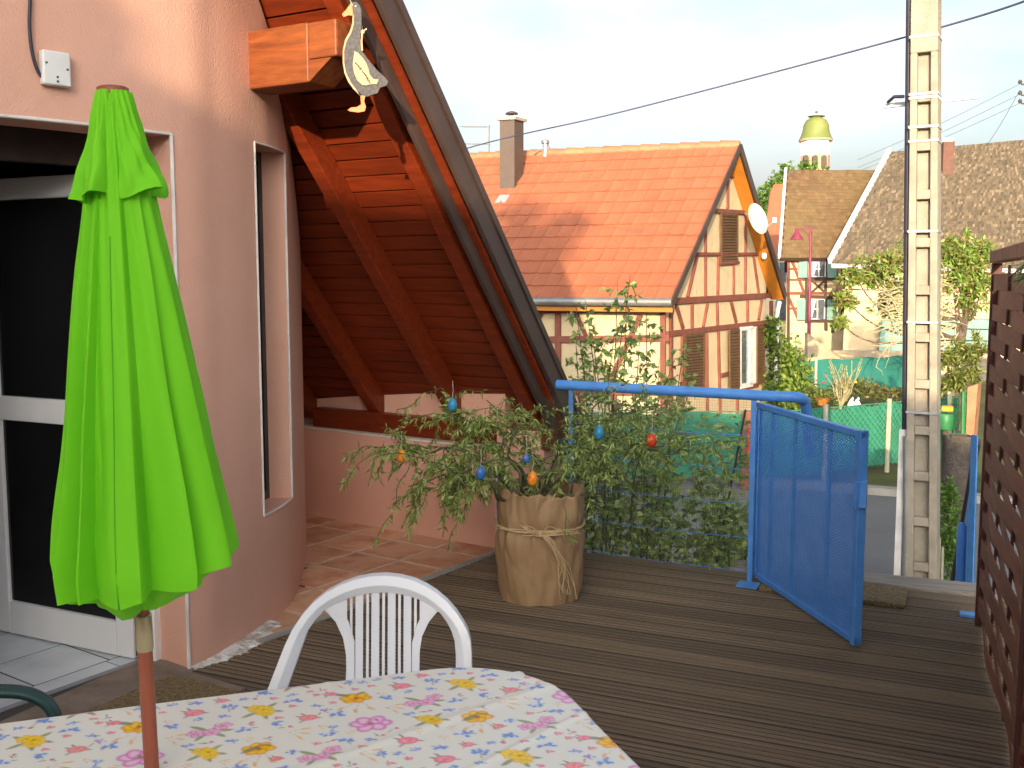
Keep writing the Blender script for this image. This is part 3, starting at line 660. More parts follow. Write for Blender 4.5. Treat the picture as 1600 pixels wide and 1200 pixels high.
crt, _ = ray(176, 500); cr_ = Vector((math.cos(YAW), math.sin(YAW), 0)); cf_ = Vector((-math.sin(YAW), math.cos(YAW), 0))   # screen right, forward
def canopy(y_top, y_hem, lefts, rights, npl, depth, phase, seed, hem_fn, saw=.78, twist=.0, nrow=70, ncol=336, bounds=None):
    rng = random.Random(seed); rows = []
    ys = [k[0] for k in lefts]
    f = lambda tab, y: float(np.interp(y, [t[0] for t in tab], [t[1] for t in tab]))
    var = [rng.uniform(.75, 1.2) for _ in range(npl)]; wj = [rng.uniform(-.12, .12) for _ in range(npl)]; m = MB()
    for r in range(nrow + 1):
        g = r / nrow
        for c in range(ncol):
            th = 2 * math.pi * c / ncol; hem = hem_fn(th); y = y_top + (y_hem + hem - y_top) * g
            l, rt = f(lefts, y), f(rights, y); axx = ppx(y); cxp = 239.5 + (176 - 239.5) * (1243 - y) / (1243 - 137)
            rl, rr = (cxp - l) * PXM, (rt - cxp) * PXM
            base = rr * max(0, math.cos(th)) ** 2 + rl * max(0, -math.cos(th)) ** 2 + (rl + rr) / 2 * math.sin(th) ** 2
            q = (th / (2 * math.pi) * npl + phase + twist * g) % npl; k = int(q); u = q - k
            if bounds:
                dg = (math.degrees(th) - bounds[0]) % 360; bb = [b - bounds[0] for b in bounds] + [360]; k = max(i for i in range(len(bounds)) if bb[i] <= dg); u = (dg - bb[k]) / (bb[k + 1] - bb[k])
            u = min(max(u + wj[k] * math.sin(math.pi * u), 0), 1)
            s = (u / saw) if u < saw else (1 - (u - saw) / (1 - saw)); s = .6 * s * s * (3 - 2 * s) + .4 * s
            dp = depth * var[k] * (.25 + .75 * g) ** .9
            rad = base * (1 - dp * (1 - s)) + .003 * g * math.sin(4.3 * th + 5 * g + seed * 2) * math.sin(7 * g + th) + .0022 * math.sin(9 * th + 14 * g + seed) * g + .0012 * math.sin(23 * th - 9 * g)
            p = axx + cr_ * math.cos(th) * rad + cf_ * math.sin(th) * rad; m.v.append(tuple(p))
    m.f = [(r * ncol + c, r * ncol + (c + 1) % ncol, (r + 1) * ncol + (c + 1) % ncol, (r + 1) * ncol + c) for r in range(nrow) for c in range(ncol)]
    return m
lefts = [(140, 152), (200, 144), (330, 131), (400, 122), (500, 113), (600, 105), (700, 99), (800, 90), (850, 86), (910, 94), (960, 96)]
rights = [(140, 202), (200, 216), (330, 250), (400, 268), (500, 292), (600, 318), (700, 346), (800, 372), (850, 384), (930, 380), (960, 378)]
hem = lambda th: -30 * max(0, math.cos(th)) ** 2 + 6 * max(0, -math.cos(th)) ** 2 - 6 * math.sin(th) + 5 * math.sin(8 * th + 1.0)
o = canopy(160, 884, lefts, rights, 8, .30, .62, 3, hem, saw=.88, ncol=480, bounds=[-158, -124, -104, -62, -36, -12, 50, 120]).build('canopy', 'lime_cloth', par, smooth=34)
cm = o.data; ncol_ = 480; org_ = root_loc(par)
for deg in (-83,):
    c_ = int((deg % 360) / 360 * ncol_); seam = []
    for r_ in range(19, 71, 3):
        v_ = cm.vertices[r_ * ncol_ + c_].co + org_; ax_ = ppx(1243 - (v_.z - pb_.z) / (pt_.z - pb_.z) * (1243 - 137)); d_ = Vector((v_.x - ax_.x, v_.y - ax_.y, 0)).normalized(); seam.append(v_ + d_ * .0004)
    MB().tube(seam, .0011, 5).build('seam', 'lime_dark', par, smooth=180)
# inner folded layer that hangs lower round the pole
il = [(140, 160), (800, 100), (890, 92), (915, 105), (940, 150)]; ir = [(140, 195), (800, 340), (880, 345), (905, 300), (940, 262)]
hem2 = lambda th: 6 - 30 * abs(math.cos(th)) ** 2 + 4 * math.sin(6 * th)
canopy(600, 925, il, ir, 6, .4, .2, 9, hem2, nrow=40, ncol=240).build('inner_fold', 'lime_cloth', par, smooth=180)
vl = [(140, 152), (200, 141), (250, 129), (285, 118), (312, 112), (330, 110)]; vr = [(140, 204), (200, 224), (250, 248), (285, 270), (312, 280), (330, 283)]
hemv = lambda th: -8 * math.cos(th) + 7 * math.sin(5 * th + .8)
canopy(143, 300, vl, vr, 5, .46, .15, 5, hemv, nrow=40, ncol=300, saw=.86).build('top_valance', 'lime_cloth', par, smooth=40)

# ---- moulded garden chairs
CK = 2.72 / F
def zpx(zx, zy): return 400 + zx / 4.21, 880 + zy / 4.21
def chair(name, label, material, loc, rotz, group=None, arms=False):
    root = empty(name, loc, label, 'chair', group); root.rotation_euler.z = rotz
    def bl(zx, zy):        # photo outline of the backrest -> metres in the chair's own back plane
        px, py = zpx(zx, zy); return (px - 586) * CK, EYE - (py - HORIZON) * CK - .045 * min(1, max(0, (EYE - (py - HORIZON) * CK) - .45) / .35)
    def bend(a, z, t): return Vector((a, -(a / .27) ** 2 * .075 + (z - .42) * .14 + t, z))
    def put(m, nm, bev=.003, sm=None):
        o = MB(); o.v = m.v; o.f = m.f; me = o.mesh(nm, (0, 0, 0), sm); ob = bpy.data.objects.new(nm, me); COL.objects.link(ob); me.materials.append(MATS[material]); ob.parent = root
        if bev: b = ob.modifiers.new('bevel', 'BEVEL'); b.width = bev; b.segments = 2; b.limit_method = 'ANGLE'; b.angle_limit = R(35)
        return ob
    outer = [(20, 1030), (90, 830), (135, 690), (190, 520), (235, 410), (300, 300), (365, 220), (450, 150), (545, 98), (650, 65), (750, 47), (850, 42), (950, 50), (1050, 70), (1130, 100), (1200, 140), (1275, 200), (1340, 270), (1390, 345), (1420, 400), (1440, 470), (1447, 560), (1450, 675), (1455, 1030)]
    inner = [(150, 1030), (215, 820), (252, 700), (300, 540), (330, 440), (375, 365), (435, 292), (500, 250), (587, 212), (650, 192), (730, 178), (800, 171), (860, 170), (930, 176), (1000, 187), (1060, 203), (1120, 228), (1175, 258), (1230, 300), (1275, 360), (1308, 425), (1330, 500), (1338, 600), (1340, 1030)]
    m = MB(); n = len(outer)
    for (ox, oz), (ix, iz) in zip([bl(*p) for p in outer], [bl(*p) for p in inner]):
        m.v += [tuple(bend(ox, oz, -.004)), tuple(bend((ox + ix) / 2, (oz + iz) / 2, -.014)), tuple(bend(ix, iz, 0)), tuple(bend(ix, iz, .026)), tuple(bend(ox, oz, .03))]
    for i in range(n - 1):
        for j in range(5): m.f.append((i * 5 + j, (i + 1) * 5 + j, (i + 1) * 5 + (j + 1) % 5, i * 5 + (j + 1) % 5))
    m.f += [(0, 1, 2, 3, 4), tuple((n - 1) * 5 + j for j in (4, 3, 2, 1, 0))]
    put(m, 'back_hoop', .002, 38)
    def plate(poly, nm):
        # split into short rows so that the plate follows the bend
        m = MB(); pts = [bl(*p) for p in poly]; m.prism([bend(a, z, .004) for a, z in pts], (0, .007, 0)); return put(m, nm, .0015)
    B = 1030
    for x0, x1, t0, t1 in ((642, 694, 190, 182), (750, 805, 172, 166), (863, 917, 164, 170), (973, 1027, 176, 188)): plate([(x0, t0), (x1, t1), (x1, B), (x0, B)], 'back_slat')
    for x0, x1, t0, t1, b0, b1 in ((605, 622, 202, 196, 402, 505), (715, 734, 178, 174, B, B), (824, 844, 165, 164, B, B), (935, 954, 170, 174, B, B), (1046, 1065, 192, 200, 505, 402)): plate([(x0, t0), (x1, t1), (x1, b1), (x0, b0)], 'back_slat')
    plate([(425, 285), (500, 240), (586, 205), (586, 372), (602, 415), (637, 552), (640, B), (572, B), (582, 765), (580, 650), (560, 520), (510, 390), (450, 305)], 'back_web')
    plate([(1225, 285), (1180, 250), (1085, 205), (1085, 372), (1065, 415), (1032, 552), (1030, B), (1092, B), (1085, 765), (1087, 620), (1102, 500), (1150, 380), (1205, 300)], 'back_web')
    # seat, apron and legs
    m = MB(); ns = 14
    for i in range(ns + 1):
        v = i / ns; y = .03 - .45 * v
        for j in range(ns + 1):
            u = j / ns * 2 - 1; hw = .215 + .025 * v; z = .425 - .022 * (1 - u * u) * (1 - (2 * v - 1) ** 2) - .03 * max(0, v - .85) / .15
            m.v.append((u * hw, y, z))
    m.f = [(i * (ns + 1) + j, i * (ns + 1) + j + 1, (i + 1) * (ns + 1) + j + 1, (i + 1) * (ns + 1) + j) for i in range(ns) for j in range(ns)]
    so = put(m, 'seat', 0, 180); s_ = so.modifiers.new('thick', 'SOLIDIFY'); s_.thickness = .012; s_.offset = -1
    for sx in (-1, 1):
        mm_ = MB(); mm_.prism([(sx * .255, -.05, .44), (sx * .20, -.05, .44), (sx * .27, .06, 0), (sx * .30, .06, 0)], (0, .035, 0)); put(mm_, 'leg')
        mm_ = MB(); mm_.prism([(sx * .245, -.40, .43), (sx * .20, -.40, .43), (sx * .25, -.44, 0), (sx * .285, -.44, 0)], (0, .035, 0)); put(mm_, 'leg')
        if arms:
            mm_ = MB(); mm_.tube(catmull([(sx * .27, .03, .66), (sx * .295, -.10, .665), (sx * .30, -.28, .655), (sx * .295, -.37, .63), (sx * .285, -.41, .57), (sx * .265, -.405, .43)], 6), [.024] * 31, 10, flat=.6); put(mm_, 'armrest', 0, 180)
    return root
wc = at_depth(586, 1060, 2.72)
chair('white_chair', 'white moulded plastic chair with slatted arched back pushed up to the table', 'white_plastic', (wc.x, wc.y, 0), YAW)
gc = at_depth(58, 1100, 2.30)
ga_ = R(135); gl = Vector((.30, -.37, 0)); gl.rotate(Matrix.Rotation(ga_, 3, 'Z'))
chair('green_chair', 'dark green plastic armchair at the end of the table by the door', 'green_plastic', (gc.x - gl.x, gc.y - gl.y, 0), ga_, arms=True)

# ---- mats
mc = on_z(268, 1060); md = (on_z(140, 1117) - mc).normalized(); me_ = (on_z(345, 1092) - mc).normalized(); me_ = (me_ - md * me_.dot(md)).normalized()
m = MB(); m.prism([mc, mc + md * .60, mc + md * .60 + me_ * .38, mc + me_ * .38], (0, 0, .016)); m.v = [(x, y, z + .006) for x, y, z in m.v]
tag(m.build('doormat', 'coir', None, bevel=.005, origin=(mc.x, mc.y, .006)), 'coarse tan coir doormat on the door step', 'doormat')
ga0 = on_z(1345, 945); gb0 = on_z(1416, 941); m = MB(); m.span((ga0.x - .50, ga0.y + .01, .001), (gb0.x, ga0.y + .30, .026))
tag(m.build('gate_mat', 'coir', None, bevel=.006, origin=(gb0.x - .3, ga0.y + .15, .001)), 'small brown mat lying at the gate opening', 'doormat')

# ---- planter wrapped in brown paper
pc = on_z(843, 930); pc.z = 0
planter = empty('planter', pc, 'plant tub wrapped in brown kraft paper tied with raffia', 'planter')
m = MB(); nr, nc = 34, 120
for r in range(nr + 1):
    g = r / nr; z = .565 * g
    for c in range(nc):
        th = 2 * math.pi * c / nc; rad = .192 + .022 * g + .014 * math.sin(g * math.pi)
        rad -= .012 * math.exp(-((g - .66) / .06) ** 2)
        cr = .010 * math.sin(2 * th + .5 + 2.2 * g) + .009 * math.sin(3 * th + 1.2 + g) - .012 * max(0, math.sin(6 * th + 9 * math.sin(g * 2.2))) ** 8 * (.5 + g - 1.2 * max(0, g - .8)) + .007 * math.sin(7 * th + 5 * g) - .012 * abs(math.sin(4.5 * th - 2 * g)) ** 6 + .004 * math.sin(17 * th - 9 * g) * math.sin(3 * th + 7 * g) + .003 * math.sin(29 * th + 14 * g)
        rad += cr * (.55 + .7 * g ** 2)
        zz = z + (.016 * math.sin(2 * th + .6) + .010 * math.sin(5 * th + 1) + .004 * math.sin(19 * th) + .003 * math.sin(31 * th)) * max(0, g - .8) / .2
        m.v.append((pc.x + rad * math.cos(th), pc.y + rad * math.sin(th), max(zz, .001)))
for r in range(6):
    for c in range(nc):
        th = 2 * math.pi * c / nc; x, y, z = m.v[nr * nc + c]; k = .95 - .012 * r; m.v.append((pc.x + (x - pc.x) * k, pc.y + (y - pc.y) * k, z - .018 * (r + .3) - .004 * math.sin(13 * th)))
m.f = [(r * nc + c, r * nc + (c + 1) % nc, (r + 1) * nc + (c + 1) % nc, (r + 1) * nc + c) for r in range(nr + 6) for c in range(nc)]
m.build('paper_wrap', 'kraft', planter, smooth=180)
MB().lathe([(.001, 0), (.155, 0), (.155, .01), (.001, .012)], (pc.x, pc.y, .45), 28).build('soil', 'soil', planter)
m = MB(); rng = random.Random(4)
for k in range(5):
    pts = []
    for c in range(41): th = 2 * math.pi * c / 40; rr = .224 + .004 * math.sin(7 * th + k); pts.append((pc.x + rr * math.cos(th), pc.y + rr * math.sin(th), .372 + .006 * math.sin(3 * th + k * 1.4) + k * .003))
    m.tube(pts, .0022, 4)
kd = (EYEP - pc); kd.z = 0; kd.normalize(); kr = Vector((-kd.y, kd.x, 0)); kn_ = pc + kd * .232 + kr * .005 + Vector((0, 0, .372))
def strand(off):
    pts = [kn_]
    for a, b, c in off: pts.append(kn_ + kr * a + kd * (c - abs(a) * .25) + Vector((0, 0, b)))
    m.tube(catmull(pts, 5), .0017, 4)
for k in range(22):
    j = lambda s: rng.uniform(-s, s)
    if k < 8: s = 1 if k % 2 else -1; strand([(-s * .03 + j(.02), .03 + j(.02), .02), (-s * .09 + j(.02), .02 + j(.03), .015), (-s * .03, -.003, .012), (0, 0, .004)])
    elif k < 17: strand([(.04 + j(.015), -.03 + j(.015), .025), (.09 + j(.02), -.10 + j(.03), .03), (.115 + j(.03), -.20 + j(.05), .025 + j(.01)), (.13 + j(.05), -.27 + j(.06), .015 + j(.01))])
    else: strand([(.07 + j(.03), .015 + j(.02), .02), (.15 + j(.04), .0 + j(.04), .03)])
m.lathe([(.004, -.012), (.016, -.008), (.018, .006), (.004, .012)], kn_, 10); m.build('raffia_bow', 'raffia', planter, smooth=60)

# ---- corkscrew willow branches in the tub
willow = empty('corkscrew_willow', (pc.x, pc.y, .48), 'bunch of leafy corkscrew willow branches standing in the paper-wrapped tub', 'plant')
mw = MB(); LP, LD = [], []; rng = random.Random(21)
def wiggle(a, b, amp, n=14, sag=0.0):
    a, b = Vector(a), Vector(b); d = b - a; s1 = d.orthogonal().normalized(); s2 = d.normalized().cross(s1); ph = rng.uniform(0, 6); out = []; L = d.length
    for i in range(n + 1):
        t = i / n; w = amp * math.sin(math.pi * min(t * 1.2, 1)) ; out.append(a + d * t + (s1 * math.cos(ph + t * L * 22) + s2 * math.sin(ph + t * L * 22)) * w + Vector((0, 0, sag * math.sin(math.pi * t))))
    return out
def twig(p, dr, L, r=.0016, dens=75):
    pts = [Vector(p)]; d = Vector(dr).normalized(); ph = rng.uniform(0, 6)
    n = max(4, int(L / .018))
    for i in range(n):
        d = (d + Vector((math.sin(ph + i * .75), math.cos(ph + i * .9), -.16 + .22 * math.sin(ph * 2 + i * .6))) * .34).normalized(); pts.append(pts[-1] + d * (L / n))
    mw.tube(pts, r, 4, caps=False)
    k = int(L * dens)
    for i in range(k):
        t = rng.random() ** .8 * (len(pts) - 1.01); j = int(t); q = pts[j].lerp(pts[j + 1], t - j)
        LP.append(q); LD.append(((pts[j + 1] - pts[j]).normalized() * .7 + Vector((rng.gauss(0, .9), rng.gauss(0, .9), rng.gauss(-.35, .8)))))
top = Vector((pc.x, pc.y, .50))
# main stems aim at places in the picture, at the tub's own distance
mains = [((620, 690), 4.95, 14, .0), ((690, 640), 5.1, 14, .05), ((735, 655), 4.9, 14, .05), ((660, 720), 4.75, 14, .0), ((575, 700), 5.0, 10, .06), ((770, 690), 5.0, 7, .03), ((705, 700), 4.7, 12, .0), ((820, 660), 5.15, 7, .05), ((640, 760), 4.85, 12, .03),
         ((760, 625), 5.1, 5, .06), ((1000, 640), 5.0, 9, .05), ((1085, 690), 5.0, 8, .04), ((945, 700), 4.9, 9, .03), ((1050, 640), 5.15, 8, .03), ((1130, 690), 5.15, 9, .03), ((905, 690), 4.8, 7, .0), ((985, 740), 4.9, 6, 0), ((960, 610), 5.1, 9, .04), ((690, 770), 4.8, 8, .02)]
for (px, py), dd, nt_, sag in mains:
    e = at_depth(px, py, dd); st = top + Vector((rng.uniform(-.12, .12), rng.uniform(-.12, .12), -.03)); path = wiggle(st, e, .05, 18, sag + .05)
    mw.tube(path, [.0085 - .006 * i / 18 for i in range(19)], 6)
    for k in range(nt_ + 3):
        t = rng.uniform(.45, 1.0); i = min(int(t * 18), 17); L = rng.uniform(.10, .30); twig(path[i], (path[i + 1] - path[i]).normalized() * .6 + Vector((rng.gauss(0, .8), rng.gauss(0, .8), rng.gauss(-.1, .7))), L, dens=170)
# a few long hanging and stray twigs
for (x0, y0), (x1, y1), dd in (((640, 730), (585, 850), 4.75), ((665, 760), (640, 830), 4.7), ((720, 760), (700, 860), 4.75), ((560, 690), (545, 730), 5.0), ((600, 690), (575, 760), 4.95), ((880, 790), (895, 850), 4.75), ((915, 730), (930, 820), 4.75), ((690, 620), (760, 610), 5.05), ((830, 660), (832, 690), 5.0), ((740, 640), (820, 650), 5.0), ((620, 640), (690, 605), 5.05)):
    a, b = at_depth(x0, y0, dd), at_depth(x1, y1, dd); path = wiggle(a, b, .02, 16); mw.tube(path, .0018, 4)
    for i in range(int((b - a).length * 75) + 4):
        t = rng.random() * 15.9; j = int(t); LP.append(path[j].lerp(path[j + 1], t - j)); LD.append(Vector((rng.gauss(0, .5), rng.gauss(0, .5), rng.gauss(-.7, .5))))
mw.build('branches', 'willow_bark', willow, smooth=180)
leaf_obj('foliage', [tuple(p) for p in LP], [tuple(d) for d in LD], .036, .0085, [(.26, .35, .08), (.34, .44, .13), (.18, .27, .06), (.44, .52, .20)], willow, droop=.2)
# ---- painted Easter eggs on strings
for px, py, dd, mname, lab, hgt in ((707, 632, 4.85, 'egg_turquoise', 'turquoise painted egg hung highest in the willow in front of the dark roof', .045), (627, 712, 4.72, 'egg_orange', 'yellow orange painted egg hung far out over the tiled corner', .045),
        (751, 739, 4.60, 'egg_blue', 'deep blue egg with red patch hung left above the paper tub', .045), (832, 748, 4.52, 'egg_orange', 'orange yellow painted egg hung just above the rim of the tub', .047),
        (822, 717, 4.9, 'egg_blue', 'blue painted egg half hidden in leaves beside the roof foot', .04), (936, 676, 4.75, 'egg_turquoise', 'plain turquoise egg hung in front of the wire railing', .047), (1018, 688, 4.70, 'egg_red', 'red orange marbled egg hung in front of the wire railing', .047)):
    c = at_depth(px, py, dd); h = hgt * 1.45
    eg = empty('easter_egg', c - Vector((0, 0, h / 2)), lab, 'easter egg', 'painted eggs hanging in the willow')
    prof = [(.0012, -h / 2)] + [(hgt / 2 * math.sqrt(max(0, 1 - z * z)) * (1 - .13 * z), z * h / 2) for z in np.linspace(-.96, .96, 13)] + [(.0012, h / 2)]
    MB().lathe(prof, c, 18).build('shell', mname, eg, smooth=60); MB().tube([c + Vector((0, 0, h / 2 - .002)), c + Vector((.004, 0, h / 2 + .035)), c + Vector((0, .003, h / 2 + .08))], .0012, 5).build('hanging_string', 'string', eg)

# ---- blue railing with wire mesh
rl = Vector((-2.13, 5.36, 1.0)); rr_ = Vector((-.83, 5.27, 1.0)); RY = lambda x: rl.y + (x - rl.x) * (rr_.y - rl.y) / (rr_.x - rl.x)
rail = empty('railing', (-1.5, 5.33, 0), 'blue pipe railing with wire mesh between the roof foot and the gate', 'railing')
MB().tube(catmull([rl, Vector((-1.5, RY(-1.5), 1.0)), Vector((-.95, RY(-.95), 1.0)), Vector((-.83, RY(-.83) + .005, 1.0)), Vector((-.77, RY(-.8) + .04, .995)), Vector((-.748, 5.37, .965)), Vector((-.74, 5.43, .86)), Vector((-.735, 5.52, .66))], 8), .0275, 16).build('top_rail', 'blue_paint', rail, smooth=60)
MB().lathe([(.042, -.012), (.042, .012)], rl, 20, Matrix.Rotation(R(90), 3, 'Y')).build('wall_flange', 'blue_paint', rail, smooth=40, bevel=.003)
for x in (-2.02, -.99): MB().box((x, RY(x), .5), (.026, .012, .97)).build('post', 'blue_paint', rail, bevel=.002); MB().box((x, RY(x) - .03, .008), (.11, .10, .008)).build('base_plate', 'blue_faded', rail)
for k in range(5):
    z = .79 - k * .18; MB().tube(catmull([(-2.02, RY(-2.02), z), (-1.5, RY(-1.5) + .004, z - .01), (-.99, RY(-.99), z)], 5), .0022, 6).build('wire', 'blue_paint', rail)
m = MB(); x0, x1 = -2.20, -1.0; sp = .0138
for i in range(int((x1 - x0) / sp)): x = x0 + i * sp; m.tube([(x, RY(x) - .012, .01), (x, RY(x) - .012, .985)], .0006, 3, caps=False)
for i in range(int(.98 / sp)): z = .01 + i * sp; m.tube([(x0, RY(x0) - .0135, z), (x1, RY(x1) - .0135, z)], .0006, 3, caps=False)
tag(m.build('wire_mesh', 'wire_grey', rail), kind='stuff')

# ---- blue gate standing open
gh = on_z(1179, 908); gf = on_z(1339, 1018); gdir = (gf - gh); gdir.z = 0; GW = gdir.length; gdir.normalize(); GH, GB = .955, .03; gn = Vector((-gdir.y, gdir.x, 0))
gate = empty('gate', gh, 'open blue metal gate with expanded mesh panel', 'gate')
g3 = lambda s, z, o=0: gh + gdir * s + gn * o + Vector((0, 0, z))
fr_ = MB(); fr_.beam(g3(0, GB + .014), g3(GW, GB + .014), .028, .028); fr_.build('bottom_rail', 'blue_paint', gate, bevel=.003)
MB().beam(g3(0, GH - .014), g3(GW, GH - .014), .03, .03).build('top_rail', 'blue_paint', gate, bevel=.003)
MB().beam(g3(.014, GB + .029, 0), g3(.014, GH - .03, 0), .028, .028, gdir).build('stile', 'blue_paint', gate, bevel=.003); MB().beam(g3(GW - .016, GB - .004), g3(GW - .016, GH + .005), .04, .032, gdir).build('stile', 'blue_paint', gate, bevel=.003)
for s in (.17, .42, .76): MB().beam(g3(s, GB + .03, 0), g3(s, GH - .03, 0), .016, .016, gdir).build('bar', 'blue_paint', gate)
m = MB(); s0, s1, z0, z1 = .028, GW - .032, GB + .028, GH - .03; stp = .0145; hgt = z1 - z0; wid = s1 - s0; kk = .5
for sg in (1, -1):
    c = -hgt / kk * 1.0
    c = -wid * kk
    while c < hgt + wid * kk:
        # line z = c + sg*kk*s
        pts = []
        f = lambda s: c + (kk * s if sg > 0 else kk * (wid - s))
        sa, sb_ = 0, wid
        za, zb = f(0), f(wid)
        if abs(zb - za) > 1e-9:
            t0, t1 = 0.0, 1.0
            for lo, hi in ((0, hgt),):
                tA, tB = (lo - za) / (zb - za), (hi - za) / (zb - za); t0 = max(t0, min(tA, tB)); t1 = min(t1, max(tA, tB))
            if t1 - t0 > .002: m.beam(g3(s0 + wid * t0, z0 + za + (zb - za) * t0, -.006 + sg * .0012), g3(s0 + wid * t1, z0 + za + (zb - za) * t1, -.006 + sg * .0012), .002, .0062, Vector((0, 0, 1)))
        c += stp
tag(m.build('mesh_panel', 'blue_paint', gate), kind='stuff')
MB().beam(g3(GW - .012, .62, -.03), g3(GW - .012, .74, -.022), .012, .022, gdir).build('latch', 'blue_paint', gate, bevel=.003); MB().box(g3(GW + .006, .69, 0), (.03, .03, .12)).build('latch_plate', 'blue_paint', gate, bevel=.003)
for z in (.12, .85): MB().tube([g3(-.008, z - .04), g3(-.008, z + .04)], .012, 10).build('hinge', 'blue_faded', gate)
# blue stop plate on the deck by the fence
sp_ = on_z(1512, 962); tag(MB().span((sp_.x - .035, sp_.y - .03, .0), (sp_.x + .05, sp_.y + .03, .012)).build('stop_plate', 'blue_faded', None, origin=(sp_.x, sp_.y, 0)), 'small light blue metal plate on the deck by the woven fence', 'plate')

# ---- blue stair guard on the far side of the gate opening
sg_ = empty('stair_guard', at_depth(1515, 900, 5.6), 'blue metal stair guard beside the woven fence end', 'railing')
a = at_depth(1523, 680, 5.45); b = at_depth(1521, 910, 5.45); MB().beam((b.x, b.y, STREET), a, .05, .008, gn).build('post', 'blue_faded', sg_)
a = at_depth(1503, 822, 5.9); b = at_depth(1500, 915, 5.9); MB().tube([(b.x, b.y, STREET), b, a, a + Vector((0, 0, .02))], [.026, .026, .026, .014], 10).build('post', 'blue_paint', sg_, smooth=60)
MB().tube([at_depth(1527, 690, 5.5), at_depth(1515, 760, 6.4), at_depth(1488, 912, 7.3)], .02, 10).build('handrail', 'barge_metal', sg_, smooth=60)
MB().prism([at_depth(1527, 700, 5.5), at_depth(1514, 770, 6.4), at_depth(1490, 912, 7.3), at_depth(1521, 912, 5.5)], gdir * .006).build('side_panel', 'blue_faded', sg_)

# ---- woven timber fence panels
fa = Vector((.105, 5.10, 0)); fdir2 = (Vector((.205, 3.36, 0)) - fa).normalized(); fn = Vector((fdir2.y, -fdir2.x, 0)); PW = 1.76; ROW = .0668; TOP = 1.66
if fn.x > 0: fn = -fn
for k, lab in ((0, 'woven brown timber fence panel with light cap ending beside the gate opening'), (1, 'next woven brown timber fence panel, joined to the end panel by the gate')):
    base = fa + fdir2 * (PW * k); pan = empty('fence_panel', base, lab, 'fence', 'woven fence panels along the deck')
    fp = lambda s, z, o=0: base + fdir2 * s + fn * o + Vector((0, 0, z))
    for s in (.022, PW - .022): MB().box(fp(s, TOP / 2 + .005), (.042, .044, TOP), Matrix((fn, fdir2, Vector((0, 0, 1)))).transposed()).build('post', 'fence_post', pan, bevel=.004)
    for s in (PW * .34, PW * .67): MB().box(fp(s, TOP / 2 + .01), (.009, .035, TOP - .04), Matrix((fn, fdir2, Vector((0, 0, 1)))).transposed()).build('batten', 'fence_post', pan)
    sl = []
    for par_ in (1, -1):
        m = MB(); nseg = 18
        for i in range(nseg + 1):
            s = .04 + (PW - .08) * i / nseg; o = par_ * .016 * math.cos(math.pi * (s / PW) * 3 - math.pi * .02 - math.pi) if True else 0
            o = par_ * .0105 * math.sin(3 * math.pi * (s - PW * .17) / PW)
            for zz in (-ROW / 2 - .0015, ROW / 2 + .0015):
                for tt in (-.003, .003): m.v.append(tuple(fdir2 * s + fn * (o + tt) + Vector((0, 0, zz))))
        for i in range(nseg):
            q = i * 4
            for f_ in ((0, 1), (1, 3), (3, 2), (2, 0)): m.f.append((q + f_[0], q + f_[1], q + 4 + f_[1], q + 4 + f_[0]))
        m.f += [(0, 2, 3, 1), (nseg * 4, nseg * 4 + 1, nseg * 4 + 3, nseg * 4 + 2)]
        me = m.mesh('slat', smooth=40); me.materials.append(MATS['fence_wood']); sl.append(me)
    r = 0; z = .045
    while z < TOP - .03: inst('slat', sl[r % 2], pan, base + Vector((0, 0, z)), (0, 0, 0)); z += ROW; r += 1
    nb = 6
    for i in range(nb): MB().box(fp(PW * (i + .5) / nb, TOP + .032), (.06, PW / nb - .006, .052), Matrix((fn, fdir2, Vector((0, 0, 1)))).transposed()).build('cap_block', 'fence_cap', pan, bevel=.004)

# ================================================================== beyond the terrace
def bush(P, cols, name, parent, L, W, n, rx, ry, rz, seed=0, bias=(0, 0, .2), shell=.55, **k):
    rng = np.random.default_rng(seed); d = rand_dirs(n, rng); r = rng.uniform(shell, 1, (n, 1)) ** .7
    lump = 1 + .22 * np.sin(d[:, :1] * 5 + seed) * np.sin(d[:, 1:2] * 6 + 1) + .18 * np.sin(d[:, 2:3] * 9 + d[:, :1] * 4)
    pts = np.array(P) + d * r * lump * np.array([rx, ry, rz]); return leaf_obj(name, pts, rand_dirs(n, rng, bias) + d * .5, L, W, cols, parent, rng=rng, **k)

# ---- rose bush behind the railing
rose = empty('rose_bush', (-1.5, 6.0, STREET), 'tall thorny rose bush growing behind the blue wire railing', 'shrub')
rng = random.Random(33); ms = MB(); LP, LD = [], []
canes = [((945, 900), (965, 440)), ((960, 900), (915, 470)), ((930, 900), (900, 540)), ((1000, 900), (1010, 490)), ((985, 900), (1055, 560)), ((1020, 900), (1085, 590)), ((905, 900), (925, 610)), ((1040, 900), (1120, 690)), ((1060, 900), (1160, 700)), ((900, 900), (890, 690)), ((1010, 900), (985, 600)), ((1090, 900), (1165, 790)), ((950, 900), (980, 470)), ((1120, 910), (1175, 850)), ((1150, 920), (1150, 800)), ((970, 890), (940, 560)), ((1000, 890), (1040, 620)), ((1100, 910), (1090, 740)), ((925, 880), (960, 520)), ((915, 880), (900, 480)), ((990, 890), (1000, 520)), ((1030, 890), (1070, 530)), ((940, 880), (985, 430)), ((970, 890), (925, 520)), ((1010, 890), (1030, 560)), ((1140, 905), (1120, 760))]
